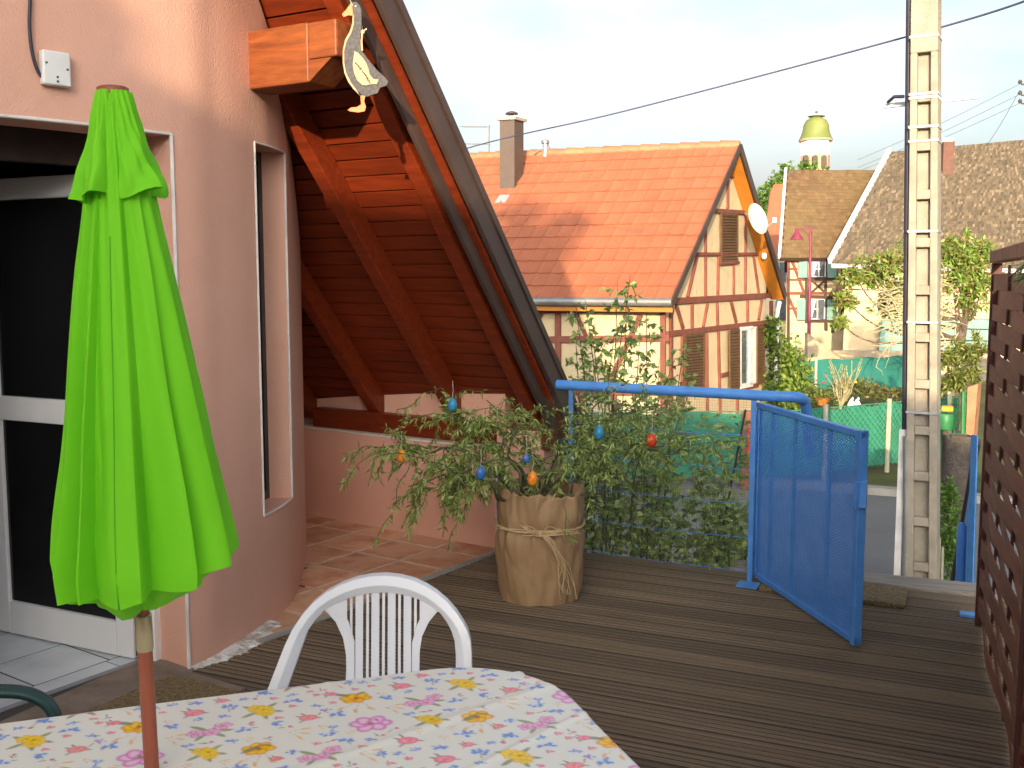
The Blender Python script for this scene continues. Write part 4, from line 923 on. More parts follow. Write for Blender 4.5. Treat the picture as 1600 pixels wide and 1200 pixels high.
for (x0, y0), (x1, y1) in canes:
    yb = rng.uniform(5.55, 6.1); a = on_y(x0, y0, yb); a.z = max(a.z, STREET); b = on_y(x1, y1, yb + rng.uniform(.0, .35)); mid = a.lerp(b, .5) + Vector((rng.gauss(0, .06), rng.gauss(0, .05), 0))
    path = catmull([Vector((a.x, a.y, STREET)), a, mid, b], 8); ms.tube(path, [.008 - .006 * i / (len(path) - 1) for i in range(len(path))], 5)
    for i in range(8, len(path) - 1):
        frac = i / len(path)
        for _ in range(2 if frac < .8 else 2):
            d = Vector((rng.gauss(0, 1), rng.gauss(0, .8), rng.gauss(.15, .5))).normalized(); L = rng.uniform(.05, .20) * (1.15 - .6 * frac); e = path[i] + d * L
            ms.tube([path[i], e], .0015, 3, caps=False)
            for q in range(int(4 + L * 42)):
                t = rng.uniform(.15, 1.05); LP.append(path[i] + d * L * t); LD.append(d * .4 + Vector((rng.gauss(0, .8), rng.gauss(0, .8), rng.gauss(-.1, .5))))
    # undergrowth
for _ in range(1500):
    px = rng.uniform(885, 1182); py = 900 - 250 * rng.random() ** 1.3 - 6 * (px < 960); q = on_y(px, py, rng.uniform(5.5, 6.0)); LP.append(q); LD.append(Vector((rng.gauss(0, 1), rng.gauss(0, 1), rng.gauss(.1, .5))))
ms.build('canes', 'bark', rose, smooth=180)
leaf_obj('foliage', [tuple(p) for p in LP], [tuple(d) for d in LD], .046, .028, [(.25, .35, .09), (.32, .44, .13), (.17, .26, .07), (.42, .52, .19)], rose, droop=.15)
cane = on_y(1115, 900, 5.75); cane2 = on_y(1165, 640, 5.75); tag(MB().tube([(cane.x - .05, cane.y, STREET), cane, cane2], .006, 6).build('garden_cane', 'black_cable', None, origin=(cane.x, cane.y, STREET)), 'thin dark cane leaning behind the railing mesh', 'cane')

# ---- red roofed half-timbered house
HA = Vector((-4.23, 15.63, 1.24)); HU = Vector((-.9985, -.055, 0)).normalized(); HV = Vector((.125, .992, 0)).normalized(); HW = 6.05; RISE = 2.70; OV = .28; OE = .34
rh = empty('half_timbered_house', (HA.x - 4, HA.y + 3, STREET), 'cream half-timbered house with bright red tiled roof across the street', 'house')
hz = Vector((0, 0, 1)); HL = 9.5
hp = lambda u, v, z: Vector((HA.x, HA.y, 0)) + HU * u + HV * v + hz * z
slope = RISE / (HW / 2)
zr = lambda v: HA.z + slope * min(v, HW - v)
poly = [hp(OV, OE, STREET), hp(OV, HW - OE, STREET), hp(OV, HW - OE, zr(HW - OE) - .06), hp(OV, HW / 2, zr(HW / 2) - .06), hp(OV, OE, zr(OE) - .06)]
MB().prism(poly, HU * (HL - 2 * OV)).build('wall', 'cream', rh)
gp0 = hp(OV - .012, 0, 0); gnrm = Vector((HV.y, -HV.x, 0)); ep0 = hp(0, OE - .012, 0); enrm = Vector((-HU.y, HU.x, 0))
def tb(p0, n, a, b, th, name='timber', mt='timber_red', depth=.06):
    A, B = on_plane(*a, p0, n), on_plane(*b, p0, n); d = (A - EYEP).length; w = th * d / F
    MB().beam(A, B, depth, w * random.uniform(.9, 1.12), n.cross((B - A)).normalized()).build(name, mt, rh, bevel=.008)
G = lambda a, b, th: tb(gp0 - HU * (.0005 * random.randint(0, 14)), gnrm, a, b, th)
Eb = lambda a, b, th: tb(ep0 - HV * (.0005 * random.randint(0, 14)), enrm, a, b, th)
for a, b, t in (((1046, 471), (1211, 461), 11), ((1042, 522), (1204, 503), 9), ((1088, 397), (1192, 397), 5), ((1112, 329), (1167, 332), 6), ((1137, 275), (1154, 277), 4), ((1137, 280), (1137, 326), 4),
        ((1102, 334), (1102, 463), 4.5), ((1074, 464), (1089, 400), 4.5), ((1122, 400), (1121, 464), 4), ((1146, 400), (1146, 462), 3.5), ((1165, 336), (1164, 458), 4), ((1177, 400), (1185, 458), 4),
        ((1056, 477), (1067, 514), 6), ((1081, 474), (1081, 512), 4), ((1105, 474), (1098, 511), 4), ((1120, 472), (1121, 508), 5), ((1142, 471), (1150, 504), 4.5), ((1168, 469), (1168, 502), 4), ((1190, 468), (1185, 500), 4),
        ((1048, 476), (1048, 700), 9), ((1066, 521), (1066, 700), 8), ((1104, 520), (1105, 690), 4), ((1122, 516), (1126, 690), 4), ((1126, 587), (1141, 583), 6), ((1152, 606), (1152, 690), 4), ((1153, 609), (1184, 601), 7), ((1179, 512), (1179, 604), 7), ((1193, 597), (1193, 690), 4), ((1205, 470), (1205, 690), 6), ((1046, 700), (1210, 676), 9)): G(a, b, t)
for a, b, t in (((820, 487), (1046, 484), 6), ((838, 531), (1046, 528), 11), ((872, 490), (872, 620), 9), ((845, 490), (832, 530), 6), ((900, 490), (917, 528), 6), ((1001, 492), (951, 602), 8), ((1036, 488), (1036, 700), 9), ((840, 613), (1046, 613), 9), ((960, 613), (960, 700), 8), ((905, 616), (925, 700), 7), ((872, 618), (872, 700), 8)): Eb(a, b, t)
def shutter(a, b, c, d_, n_sl=18, th=.03, p0=None):
    "louvred shutter from four picture corners (tl,tr,br,bl) on the gable wall"
    p0 = p0 or (gp0 - HU * .03); q = [on_plane(*p, p0, gnrm) for p in (a, b, c, d_)]
    s = empty('shutter', (0, 0, 0)); s.parent = rh; s.location = q[3] - rh.location
    w = (q[1] - q[0]).length; bw_ = .05
    L_ = lambda u, v: (q[0] * (1 - u) + q[1] * u) * (1 - v) + (q[3] * (1 - u) + q[2] * u) * v
    m = MB()
    for (u0, v0), (u1, v1) in (((0, 0), (1, 0)), ((0, 1), (1, 1)), ((0, 0), (0, 1)), ((1, 0), (1, 1))): m.beam(L_(u0, v0), L_(u1, v1), th, bw_, gnrm.cross(L_(u1, v1) - L_(u0, v0)).normalized())
    m.build('frame', 'shutter_brown', s); m = MB(); m.prism([L_(0, 0), L_(1, 0), L_(1, 1), L_(0, 1)], HU * .006); m.build('backing', 'shutter_brown', s)
    for i in range(n_sl): v = (i + .8) / (n_sl + .6); MB().beam(L_(.05, v) - HU * .006, L_(.95, v) - HU * .006, .02, .022, Vector((0, 0, 1)) + HU * -.8).build('slat', 'shutter_brown', s)
shutter((1127, 334), (1152, 335), (1152, 408), (1127, 409), 16); tb(gp0 - HU * .02, gnrm, (1125, 412), (1154, 410), 4, 'window_sill')
shutter((1070, 524), (1100, 521), (1100, 612), (1070, 615), 20)
# open window with a white frame, its two shutters folded back
q = [on_plane(*p, gp0 - HU * .02, gnrm) for p in ((1155, 514), (1174, 512), (1174, 600), (1155, 604))]
wn = empty('window', (0, 0, 0)); wn.parent = rh; wn.location = q[3] - rh.location
MB().prism(q, HU * .01).build('pane', 'pane', wn)
m = MB()
for a, b, w in ((q[0], q[1], .07), (q[3], q[2], .09), (q[0], q[3], .07), (q[1], q[2], .42)): m.beam(a - HU * .012, b - HU * .012, .05, w, gnrm.cross(b - a).normalized())
m.build('frame', 'window_white', wn)
shutter((1140, 517), (1155, 515), (1155, 605), (1141, 607), 18, p0=gp0 - HU * .07); shutter((1183, 512), (1194, 510), (1194, 596), (1183, 598), 18, p0=gp0 - HU * .07)
# roof of single tiles
rroof = empty('roof', (0, 0, 0)); rroof.parent = rh; rroof.location = HA - rh.location
ridge_z = HA.z + RISE
m = MB(); m.prism([hp(0, 0, HA.z - .05), hp(HL, 0, HA.z - .05), hp(HL, HW / 2, ridge_z - .05), hp(0, HW / 2, ridge_z - .05)], (0, 0, .04)); m.prism([hp(0, HW, HA.z - .05), hp(0, HW / 2, ridge_z - .05), hp(HL, HW / 2, ridge_z - .05), hp(HL, HW, HA.z - .05)], (0, 0, .06)); m.build('roof_deck', 'roof_cover', rroof)
m = MB()
for v0, v1 in ((.02, HW / 2), (HW - .02, HW / 2)): m.prism([hp(.03, v0, HA.z - .06 if v1 else 0), hp(.03, v1, ridge_z - .06), hp(OV - .002, v1, ridge_z - .06), hp(OV - .002, v0, HA.z - .06)], (0, 0, -.03))
m.build('verge_soffit', 'orange_board', rroof)
sv = Vector((HV.x, HV.y, slope)); svn = sv.normalized(); rn = svn.cross(HU).normalized()
if rn.z < 0: rn = -rn
TWd = .245; NC = 13; ex = math.sqrt((HW / 2) ** 2 + RISE ** 2) / NC; tl = ex * 1.12
tmx2 = Matrix((HU, svn, rn)).transposed(); m = MB(); tilt = Matrix.Rotation(R(-4.6), 3, 'X')
# a tile: slab with a raised roll on one side
vs = []
for yv in (-tl / 2, tl / 2):
    for xv, zv in ((-.5, .0), (-.42, .014), (-.34, .0), (.3, -.004), (.5, .006), (.5, -.022), (-.5, -.022)): vs.append(tmx2 @ (tilt @ Vector((xv * TWd, yv, zv))))
m.add(vs, [(i, (i + 1) % 7, 7 + (i + 1) % 7, 7 + i) for i in range(7)] + [tuple(range(7))[::-1], tuple(range(7, 14))])
tme = m.mesh('roof_tile', weld=True); tme.materials.append(MATS['red_tile'])
cnt = 0; rest = MB()
for r in range(NC):
    for c in range(int(HL / TWd)):
        p = hp(TWd * (c + .5), 0, HA.z) + svn * (ex * (r + .5)) + rn * .045
        if c < 10 + r * 1.03 and cnt < 300: inst('roof_tile', tme, rroof, p + rn * random.uniform(-.002, .002)); cnt += 1
        else:
            n = len(rest.v); rest.v += [tuple(p + v) for v in vs]; rest.f += [tuple(n + i for i in f) for f in [(i, (i + 1) % 7, 7 + (i + 1) % 7, 7 + i) for i in range(7)]]
tag(rest.build('roof_tile', 'red_tile', rroof), kind='stuff')
for c in range(int(HL / .36)): MB().tube([hp(.36 * c, HW / 2, ridge_z + .0), hp(.36 * c + .355, HW / 2, ridge_z + .012)], [.09, .10], 10).build('ridge_tile', 'ridge_tile', rroof, smooth=60)
m = MB(); m.tube([hp(-.02, -.06, HA.z - .02), hp(HL, -.06, HA.z - .02)], .065, 12); m.build('gutter', 'zinc', rh, smooth=60)
MB().beam(hp(.0, .03, HA.z - .14), hp(HL, .03, HA.z - .14), .03, .07).build('fascia', 'orange_board', rh)
for v0, v1 in ((-.03, HW / 2), (HW + .03, HW / 2)): MB().beam(hp(-.012, v0, HA.z - .035 + (0.0)), hp(-.012, v1, ridge_z - .015), .03, .14, rn if v0 < 1 else (HV * slope + hz)).build('verge_board', 'barge_metal', rroof)
dp = hp(.05, HW - .2, 0); MB().tube(catmull([(dp.x, dp.y, 1.1), (dp.x + HV.x * -.1, dp.y - .18, .85), (dp.x, dp.y - .2, .6), (dp.x, dp.y - .2, STREET)], 5), .045, 10).build('downpipe', 'window_white', rh, smooth=60)
# chimney with cowl, vent pipe, satellite dish, aerial
cb0 = on_plane(792, 300, HA, rn); cd_ = (cb0 - EYEP).dot(Vector((-math.sin(YAW), math.cos(YAW), 0))); ct = at_depth(793, 187, cd_)
ch = empty('chimney', (0, 0, 0)); ch.parent = rh; ch.location = Vector((cb0.x, cb0.y, cb0.z)) - rh.location; cw = 24 * cd_ / F; hm_ = Matrix((HU, HV, hz)).transposed(); yo = HV * cw * .6
MB().box(Vector((cb0.x, cb0.y, (cb0.z - .4 + ct.z) / 2)) + yo, (cw, cw * 1.15, ct.z - cb0.z + .4), hm_).build('stack', 'chimney_brown', ch)
MB().box(Vector((cb0.x, cb0.y, ct.z + .02)) + yo, (cw * 1.3, cw * 1.45, .05), hm_).build('cap', 'concrete_pole', ch)
for a in (-1, 1): MB().tube([Vector((cb0.x, cb0.y, ct.z)) + yo + HU * a * .06, Vector((cb0.x, cb0.y, ct.z + .13)) + yo + HU * a * .06], .012, 6).build('cowl_leg', 'galvanised', ch)
MB().lathe([(.12, 0), (.11, .025), (.05, .05), (.01, .055)], Vector((cb0.x, cb0.y, ct.z + .12)) + yo, 16).build('cowl', 'barge_metal', ch)
m = MB(); m.prism([on_plane(*p, HA + rn * .045, rn) for p in ((781, 305), (797, 305), (789, 317), (773, 317))], rn * .012); m.build('flashing', 'galvanised', ch)
vb = on_plane(851, 246, HA, rn); vd = (vb - EYEP).dot(Vector((-math.sin(YAW), math.cos(YAW), 0))); v1 = at_depth(852, 224, vd)
m = MB(); m.tube([vb - Vector((0, 0, .2)), v1], .05, 8); m.lathe([(.04, -.02), (.075, 0), (.075, .05), (.02, .07)], v1, 12); m.tube([at_depth(856, 225, vd), at_depth(859, 232, vd), at_depth(853, 240, vd)], .012, 5); m.tube([at_depth(846, 234, vd), at_depth(834, 241, vd)], .012, 5); m.build('vent_pipe', 'zinc', rh, smooth=40)
dc = on_plane(1183, 342, gp0 - HU * .55, gnrm); sd_ = empty('satellite_dish', (0, 0, 0)); sd_.parent = rh; sd_.location = dc - rh.location
look = (Vector((.84, -.42, .30))).normalized(); dm = look.to_track_quat('Z', 'Y').to_matrix()
prof = [(.001, -.04)] + [(.29 * t, -.04 + .06 * t * t) for t in np.linspace(.1, 1, 8)]
m = MB(); m.lathe(prof, dc, 24, dm @ Matrix.Diagonal((.9, 1.0, 1))); m.f.pop(); o = m.build('reflector', 'dish', sd_, smooth=180); 
MB().tube([dc - look * .05, on_plane(1163, 333, gp0, gnrm)], .022, 8).build('mount', 'galvanised', sd_)
ls = dc + look * .34 + Vector((.05, 0, -.14)); m = MB(); m.tube([dc + dm @ Vector((0, -.27, .0)), ls], .012, 6); m.box(ls, (.07, .07, .09)); m.build('feed_arm', 'galvanised', sd_)
MB().lathe([(.03, -.06), (.05, -.03), (.05, .03), (.03, .06)], on_plane(1194, 400, gp0 - HU * .15, gnrm), 12).build('wall_light', 'window_white', rh)
an = empty('roof_aerial', at_depth(764, 240, 20.5), 'thin television aerial standing behind the red tiled ridge', 'aerial')
MB().tube([at_depth(764, 300, 20.5), at_depth(764, 195, 20.5)], .016, 6).build('mast', 'zinc', an)
for yy_, x0_ in ((198, 722), (225, 716)):
    m = MB(); a, b = at_depth(x0_, yy_, 20.5), at_depth(766, yy_, 20.5); m.tube([a, b], .007, 5)
    for i in range(12): p = a.lerp(b, i / 12); m.tube([p - HV * .12, p + HV * .12], .004, 4)
    m.build('boom', 'galvanised', an)

# climbing plant on the house corner
vc = empty('climber', hp(.1, HW - .1, STREET), 'leafy yellow-green climber on the corner of the half-timbered house', 'plant')
for i, (px, py, rx, rz) in enumerate(((1205, 520, .22, .35), (1222, 550, .36, .4), (1240, 575, .38, .35), (1215, 595, .35, .4), (1248, 600, .3, .35), (1205, 625, .3, .4), (1235, 640, .4, .4), (1220, 690, .4, .6))):
    bush(tuple(at_depth(px, py, 20.8)), [(.12, .20, .03), (.18, .27, .05), (.07, .13, .02), (.25, .33, .08)], 'foliage', vc, .11, .07, 420, rx, .3, rz, seed=i, shell=.1)
st0 = at_depth(1222, 700, 20.8); MB().tube([(st0.x, st0.y, STREET), at_depth(1222, 600, 20.8), at_depth(1212, 530, 20.8)], .03, 6).build('stem', 'bark', vc)

# ---- concrete utility pole
PDp = 8.5; pbx = at_depth(1441, 900, PDp); pole = empty('utility_pole', (pbx.x, pbx.y, STREET), 'ladder-pattern concrete utility pole with strapped black cable beside the stairs', 'utility pole')
vdir = Vector((-pbx.x, -pbx.y, 0)).normalized(); pn = vdir.copy(); pn.rotate(Matrix.Rotation(R(-7), 3, 'Z')); pr = Vector((-pn.y, pn.x, 0)); LEAN = (at_depth(1449, 0, PDp) - at_depth(1443, 890, PDp)); LEAN = Vector((LEAN.x, LEAN.y, 0)) / LEAN.z; ZB = pbx.z; pm = Matrix((pr, pn, hz)).transposed()
ZT = 5.6
def hw(z): return .128 - (z - STREET) * .0052
def pp(a, b, z): return Vector((pbx.x, pbx.y, 0)) + LEAN * (z - ZB) + pr * a + pn * b + hz * z
zlast = at_depth(1440, 85, PDp).z
m = MB()
def slab(z0, z1, a0, a1, b0, b1):
    vs = []
    for z in (z0, z1):
        k = hw(z); vs += [pp(a0 * k, b0, z), pp(a1 * k, b0, z), pp(a1 * k, b1, z), pp(a0 * k, b1, z)]
    m.add(vs, [(0, 3, 2, 1), (4, 5, 6, 7), (0, 1, 5, 4), (1, 2, 6, 5), (2, 3, 7, 6), (3, 0, 4, 7)])
slab(STREET, ZT, -1, 1, -.13, .03); 
slab(STREET, zlast, -1, -.48, .03, .10); slab(STREET, zlast, .48, 1, .03, .10); slab(zlast + .0, ZT, -1, 1, .03, .10)
step = 72.8 * PDp / F; z = zlast; 
while z > STREET - .2:
    z0 = z - step; slab(z0, z0 + .075, -.48, .48, .03, .098); z = z0
m.build('shaft', 'concrete_pole', pole, bevel=.008)
for py in (60, 149, 155, 200, 222, 362, 503, 643):
    z = at_depth(1440, py, PDp).z; k = hw(z); m = MB(); m.box(pp(0, -.015, z), (k * 2 + .012, .245, .018), pm); m.build('band', 'galvanised', pole)
zc = at_depth(1415, 672, PDp).z
MB().tube([pp(-hw(z) - .022, .02, z) for z in np.linspace(zc - .5, ZT, 12)], .026, 12).build('cable_run', 'black_cable', pole, smooth=60)
m = MB(); z0, z1 = STREET, zc; 
for a0, a1, b0, b1 in ((-.085, -.03, .06, .068), (-.085, -.078, .0, .06), (-.037, -.03, .0, .06)): m.box(pp(-hw(0) + (a0 + a1) / 2, (b0 + b1) / 2, (z0 + z1) / 2), (a1 - a0, b1 - b0, z1 - z0), pm)
m.build('cable_guard', 'window_white', pole)
m = MB(); m.tube([pp(-hw(0) - .005, .09, STREET), pp(-hw(.2) - .005, .09, .28)], .018, 8); m.build('conduit', 'zinc', pole)
za = at_depth(1450, 152, PDp).z; MB().beam(pp(-.36, -.16, za - .02), pp(.40, -.16, za), .03, .035).build('crossarm', 'galvanised', pole)
m = MB(); m.tube([pp(-hw(za) - .06, .0, za + .02), pp(-hw(za) - .14, -.03, za + .03), pp(-hw(za) - .2, -.1, za)], .014, 6); m.build('cable_clamp', 'black_cable', pole)
w0 = at_depth(715, 236, 15.5); w1 = at_depth(1440, 51, 8.75); w2 = at_depth(1640, -12, 7.2)
tag(MB().tube(catmull([w0 + (w0 - w1) * .8 + Vector((0, 0, -.25)), w0, w0.lerp(w1, .5) + Vector((0, 0, -.03)), w1, w2], 10), .0085, 6).build('overhead_cable', 'cable_blue', None, origin=w1), 'thick dark cable sloping across the sky behind the concrete pole', 'cable')

# ---- green screened fence along the street and the far one
def netfence(name, label, pts, z0f, h, posts, mt, wires=True, sag=.02):
    root = empty(name, pts[0], label, 'fence'); m = MB(); n = 60
    P = [Vector(p) for p in pts]; path = []
    for a, b in zip(P[:-1], P[1:]): path += [a.lerp(b, i / n) for i in range(n)]
    path.append(P[-1])
    for i, p in enumerate(path):
        for j in range(6): m.v.append((p.x, p.y + .012 * math.sin(i * .7 + j), p.z + .02 + (h - sag * (1 - math.cos(i * .35)) - .02) * j / 5))
    m.f = [(i * 6 + j, (i + 1) * 6 + j, (i + 1) * 6 + j + 1, i * 6 + j + 1) for i in range(len(path) - 1) for j in range(5)]
    m.build('windbreak_net', mt, root, smooth=180)
    for f in posts:
        i = int(f * (len(path) - 1)); p = path[i]; MB().tube([(p.x, p.y - .05, p.z - .1), (p.x, p.y - .05, p.z + h + .06)], .035, 8).build('post', 'fence_post_pale', root)
    if wires:
        m = MB(); L_ = sum((b - a).length for a, b in zip(P[:-1], P[1:])); nw = int(L_ / .10)
        for sgn in (1, -1):
            for k in range(-10, nw + 10):
                a = k / nw; b = a + sgn * h / L_
                pa_, pb_2 = max(0, min(1, a)), max(0, min(1, b))
                if pa_ == pb_2: continue
                ia, ib = path[int(pa_ * (len(path) - 1))], path[int(pb_2 * (len(path) - 1))]
                za_, zb_ = h * (pa_ - a) / (b - a), h * (pb_2 - a) / (b - a)
                m.tube([(ia.x, ia.y - .03, ia.z + za_), (ib.x, ib.y - .03, ib.z + zb_)], .004, 3, caps=False)
        tag(m.build('chain_link', 'fence_wire', root), kind='stuff')
        MB().tube([(p.x, p.y - .03, p.z + h) for p in path[::6]] + [(path[-1].x, path[-1].y - .03, path[-1].z + h)], .008, 5).build('top_wire', 'fence_wire', root)
fz = STREET + .05
netfence('garden_fence', 'green screened wire fence along the street below the half-timbered house', [on_z(840, 752, fz + .1), on_z(1240, 745, fz + .1), on_z(1420, 722, fz + .1), on_z(1492, 715, fz + .1)], None, .93, (.42, .60, .68, .80, .95), 'green_mesh')
netfence('windbreak_fence', 'dark green windbreak netting at the back of the garden', [on_z(1235, 618, fz), on_z(1420, 606, fz), on_z(1470, 604, fz)], None, .86, (.1, .62), 'green_mesh_far', wires=False)
gt = empty('garden_gate', at_depth(1490, 720, 15.2), 'narrow green wire garden gate behind the concrete pole', 'gate')
for px in (1481, 1503, 1511): MB().tube([at_depth(px, 745, 15.2), at_depth(px + 2, 612, 15.2)], .028, 6).build('post', 'fence_post_pale' if px < 1485 else 'green_box', gt)
m = MB()
for i in range(9): m.tube([at_depth(1482, 620 + i * 12, 15.2), at_depth(1511, 618 + i * 12, 15.2)], .007, 4)
for i in range(6): m.tube([at_depth(1483 + i * 5, 618, 15.2), at_depth(1482 + i * 5, 735, 15.2)], .006, 4)
m.build('grille', 'green_box', gt); MB().span(at_depth(1486, 668, 15.15), at_depth(1495, 640, 15.05)).build('letter_box', 'green_box', gt)
pl = empty('mailbox', at_depth(1478, 682, 14.6), 'green letter box with yellow top by the garden gate', 'mailbox'); a = at_depth(1477, 660, 14.6); MB().lathe([(.10, -.10), (.115, -.08), (.115, .10), (.10, .13)], a, 14).build('body', 'green_box', pl, smooth=40); MB().box(a + Vector((.02, 0, .20)), (.16, .16, .08)).build('top', 'yellow_paint', pl, bevel=.02); MB().tube([(a.x, a.y, STREET), (a.x, a.y, a.z - .1)], .03, 8).build('stand', 'bark', pl)
sp2 = empty('gate_pillar', at_depth(1492, 800, 11.0), 'old dark stone pillar overgrown at its foot beside the stairs', 'pillar'); a = at_depth(1493, 760, 11.0)
m = MB(); zt = at_depth(1493, 680, 11.0).z
for i, (z, w) in enumerate(((STREET, .17), (-.6, .155), (-.1, .14), (zt - .1, .12), (zt, .07))):
    for j in range(10): th = j * .628; m.v.append((a.x + w * math.cos(th) * random.uniform(.88, 1.1), a.y + w * math.sin(th) * random.uniform(.88, 1.1), z))
m.f = [(i * 10 + j, i * 10 + (j + 1) % 10, (i + 1) * 10 + (j + 1) % 10, (i + 1) * 10 + j) for i in range(4) for j in range(10)] + [tuple(range(40, 50))]; m.build('shaft', 'stone_dark', sp2, smooth=60)
fern = empty('fern_clump', at_depth(1484, 900, 8.9), 'bright green leafy weeds growing beside the foot of the concrete pole', 'plant')
for i, (px, py, r_) in enumerate(((1483, 770, .10), (1486, 800, .13), (1484, 830, .15), (1480, 850, .14), (1488, 870, .16), (1482, 895, .2))): bush(tuple(at_depth(px, py, 8.9)), [(.10, .20, .03), (.14, .27, .05), (.07, .13, .02)], 'foliage', fern, .05, .02, 260, r_ * .7, r_ * .7, r_ * 1.1, seed=40 + i, shell=.1)
for px in (1468, 1473): tag(MB().tube([(lambda p: Vector((p.x, p.y, STREET)))(at_depth(px, 880, 8.6)), at_depth(px, 840 + (px - 1468) * 3, 8.6)], .012, 6).build('stake', 'fence_post_pale', None, origin=at_depth(px, 880, 8.6)), 'short pale stake standing next to the concrete pole', 'stake', 'pale stakes by the concrete pole')
bp_ = empty('brick_post', on_z(1168, 750, fz), 'weathered brown post with a red and white marker behind the railing mesh', 'post'); q = on_z(1166, 765, STREET); MB().box((q.x, q.y, (STREET + at_depth(1166, 640, 14).z) / 2), (.14, .14, at_depth(1166, 640, 14).z - STREET)).build('shaft', 'brick_post', bp_, bevel=.02); MB().box((q.x + .05, q.y - .09, -.55), (.05, .02, .45)).build('marker', 'red_marker', bp_)
tag(MB().prism([at_depth(1512, 605, 14.0), at_depth(1528, 600, 14.0), at_depth(1520, 700, 14.0), at_depth(1508, 720, 14.0)], (.05, .3, 0)).build('board', 'fence_cap', None, origin=at_depth(1515, 720, 14.0)), 'upright brown board leaning behind the woven fence end', 'board')

# ---- garden bits
gb_ = empty('bare_shrub', on_z(1315, 640, fz), 'thin yellowish shrub with upright bare stems in the garden', 'shrub'); rng = random.Random(3); m = MB(); LP, LD = [], []
b0 = at_depth(1313, 640, 18.0)
for i in range(26):
    e = at_depth(1313 + rng.gauss(0, 22), rng.uniform(560, 600), 18 + rng.uniform(-.4, .4)); md_ = b0.lerp(e, .5) + Vector((rng.gauss(0, .06), 0, .05)); pth = catmull([Vector((b0.x, b0.y, STREET)), b0, md_, e], 5); m.tube(pth, [.016 - .012 * k / (len(pth) - 1) for k in range(len(pth))], 4)
    for k in range(9): LP.append(pth[rng.randint(6, len(pth) - 1)]); LD.append(Vector((rng.gauss(0, 1), rng.gauss(0, 1), rng.gauss(0, 1))))
m.build('stems', 'twig_pale', gb_); leaf_obj('foliage', [tuple(p) for p in LP], [tuple(d) for d in LD], .06, .03, [(.25, .27, .06), (.16, .2, .05)], gb_)
fp_ = empty('flower_pot', at_depth(1283, 632, 17.0), 'orange flower pot with green plant hanging by the garden fence', 'flower pot'); c = at_depth(1284, 627, 17.0); MB().lathe([(.07, -.06), (.12, .05), (.13, .06), (.12, .06)], c, 16).build('pot', 'orange_pot', fp_, smooth=40); bush((c.x, c.y, c.z + .09), [(.10, .16, .03), (.16, .2, .05)], 'foliage', fp_, .07, .03, 150, .2, .15, .09, seed=70, shell=.1); MB().tube([(c.x, c.y + .1, STREET), (c.x, c.y + .1, c.z - .05)], .02, 6).build('stand', 'bark', fp_)
for px, nm in ((1330, 0), (1339, 1)):
    c = at_depth(px, 632, 15.6); d_ = empty('garden_goose', c, ('small white goose figure on the street fence, beside the orange flower pot', 'small white goose figure on the street fence, on the concrete pole side of its twin')[nm], 'figure', 'white goose figures on the fence')
    m = MB(); m.lathe([(.01, -.34), (.03, -.28), (.035, -.12), (.055, -.05), (.06, .0), (.035, .05), (.02, .075), (.005, .09)], c, 10); m.build('body', 'white_paint', d_, smooth=60); MB().lathe([(.004, -.02), (.024, 0), (.004, .03)], c + Vector((.02, -.03, .09)), 8).build('head', 'white_paint', d_, smooth=60)
fb = empty('flower_bed', at_depth(1290, 620, 21), 'overgrown flower bed with red and yellow blooms before the far netting', 'plants')
for i in range(9): bush(tuple(at_depth(1255 + i * 18, 612 + 8 * math.sin(i), 21 + i % 3)), [(.10, .13, .03), (.16, .16, .05), (.22, .16, .07), (.07, .09, .02)], 'foliage', fb, .10, .05, 160, .35, .4, .2, seed=90 + i, shell=.1)
bush(tuple(at_depth(1290, 596, 21)), [(.7, .08, .06), (.75, .5, .05), (.7, .2, .2)], 'blooms', fb, .07, .06, 26, .9, .3, .15, seed=120, shell=.2)

# ---- houses at the back
F0 = Vector((-math.sin(YAW), math.cos(YAW), 0)); RT0 = Vector((math.cos(YAW), math.sin(YAW), 0))
def roof_tiles(root, name, mt, p00, p10, p01, nu, nv, seed):
    "many small tiles joined: p00->p10 along the eave, p00->p01 up the slope"
    rng = np.random.default_rng(seed); p00, p10, p01 = (np.array(p) for p in (p00, p10, p01)); U, V = (p10 - p00) / nu, (p01 - p00) / nv; N = np.cross(U, V); N /= np.linalg.norm(N)
    if N[2] < 0: N = -N
    Vs, Fs, Ts = [], [], []; k = 0
    pal = {'old_tile': [(.115, .066, .035), (.105, .06, .033), (.115, .073, .038), (.10, .062, .034), (.127, .08, .041)], 'grey_tile': [(.25, .155, .10), (.19, .125, .085), (.31, .19, .125), (.16, .115, .08), (.36, .235, .16), (.22, .16, .11)]}[mt]
    for j in range(nv):
        for i in range(nu):
            o = p00 + U * (i + (.5 if j % 2 else 0)) + V * j + N * (.01 + rng.uniform(-.008, .012)); a = .97
            lift = N * rng.uniform(.035, .06)
            q = [o + lift, o + U * a + lift, o + U * a + V * 1.25, o + V * 1.25, o - N * .02, o + U * a - N * .02]
            Vs += q; Fs += [(k, k + 1, k + 2, k + 3), (k + 4, k + 5, k + 1, k)]; k += 6
            c = np.array(pal[rng.integers(len(pal))]) * rng.uniform(.8, 1.2)
            moss = .5 + .5 * math.sin(i * .13 + seed) * math.sin(j * .17 + i * .05); c = c * (1 - .35 * moss) + np.array([.15, .12, .045]) * .35 * moss if mt == 'old_tile' else c
            Ts += [c] * 6
    return tag(np_mesh(name, np.array(Vs), np.array(Fs), 'tile_tint', root, np.array(Ts)), kind='stuff')
attr_mat('tile_tint', 'tint', rough=.85, bump=.3, bscale=9)
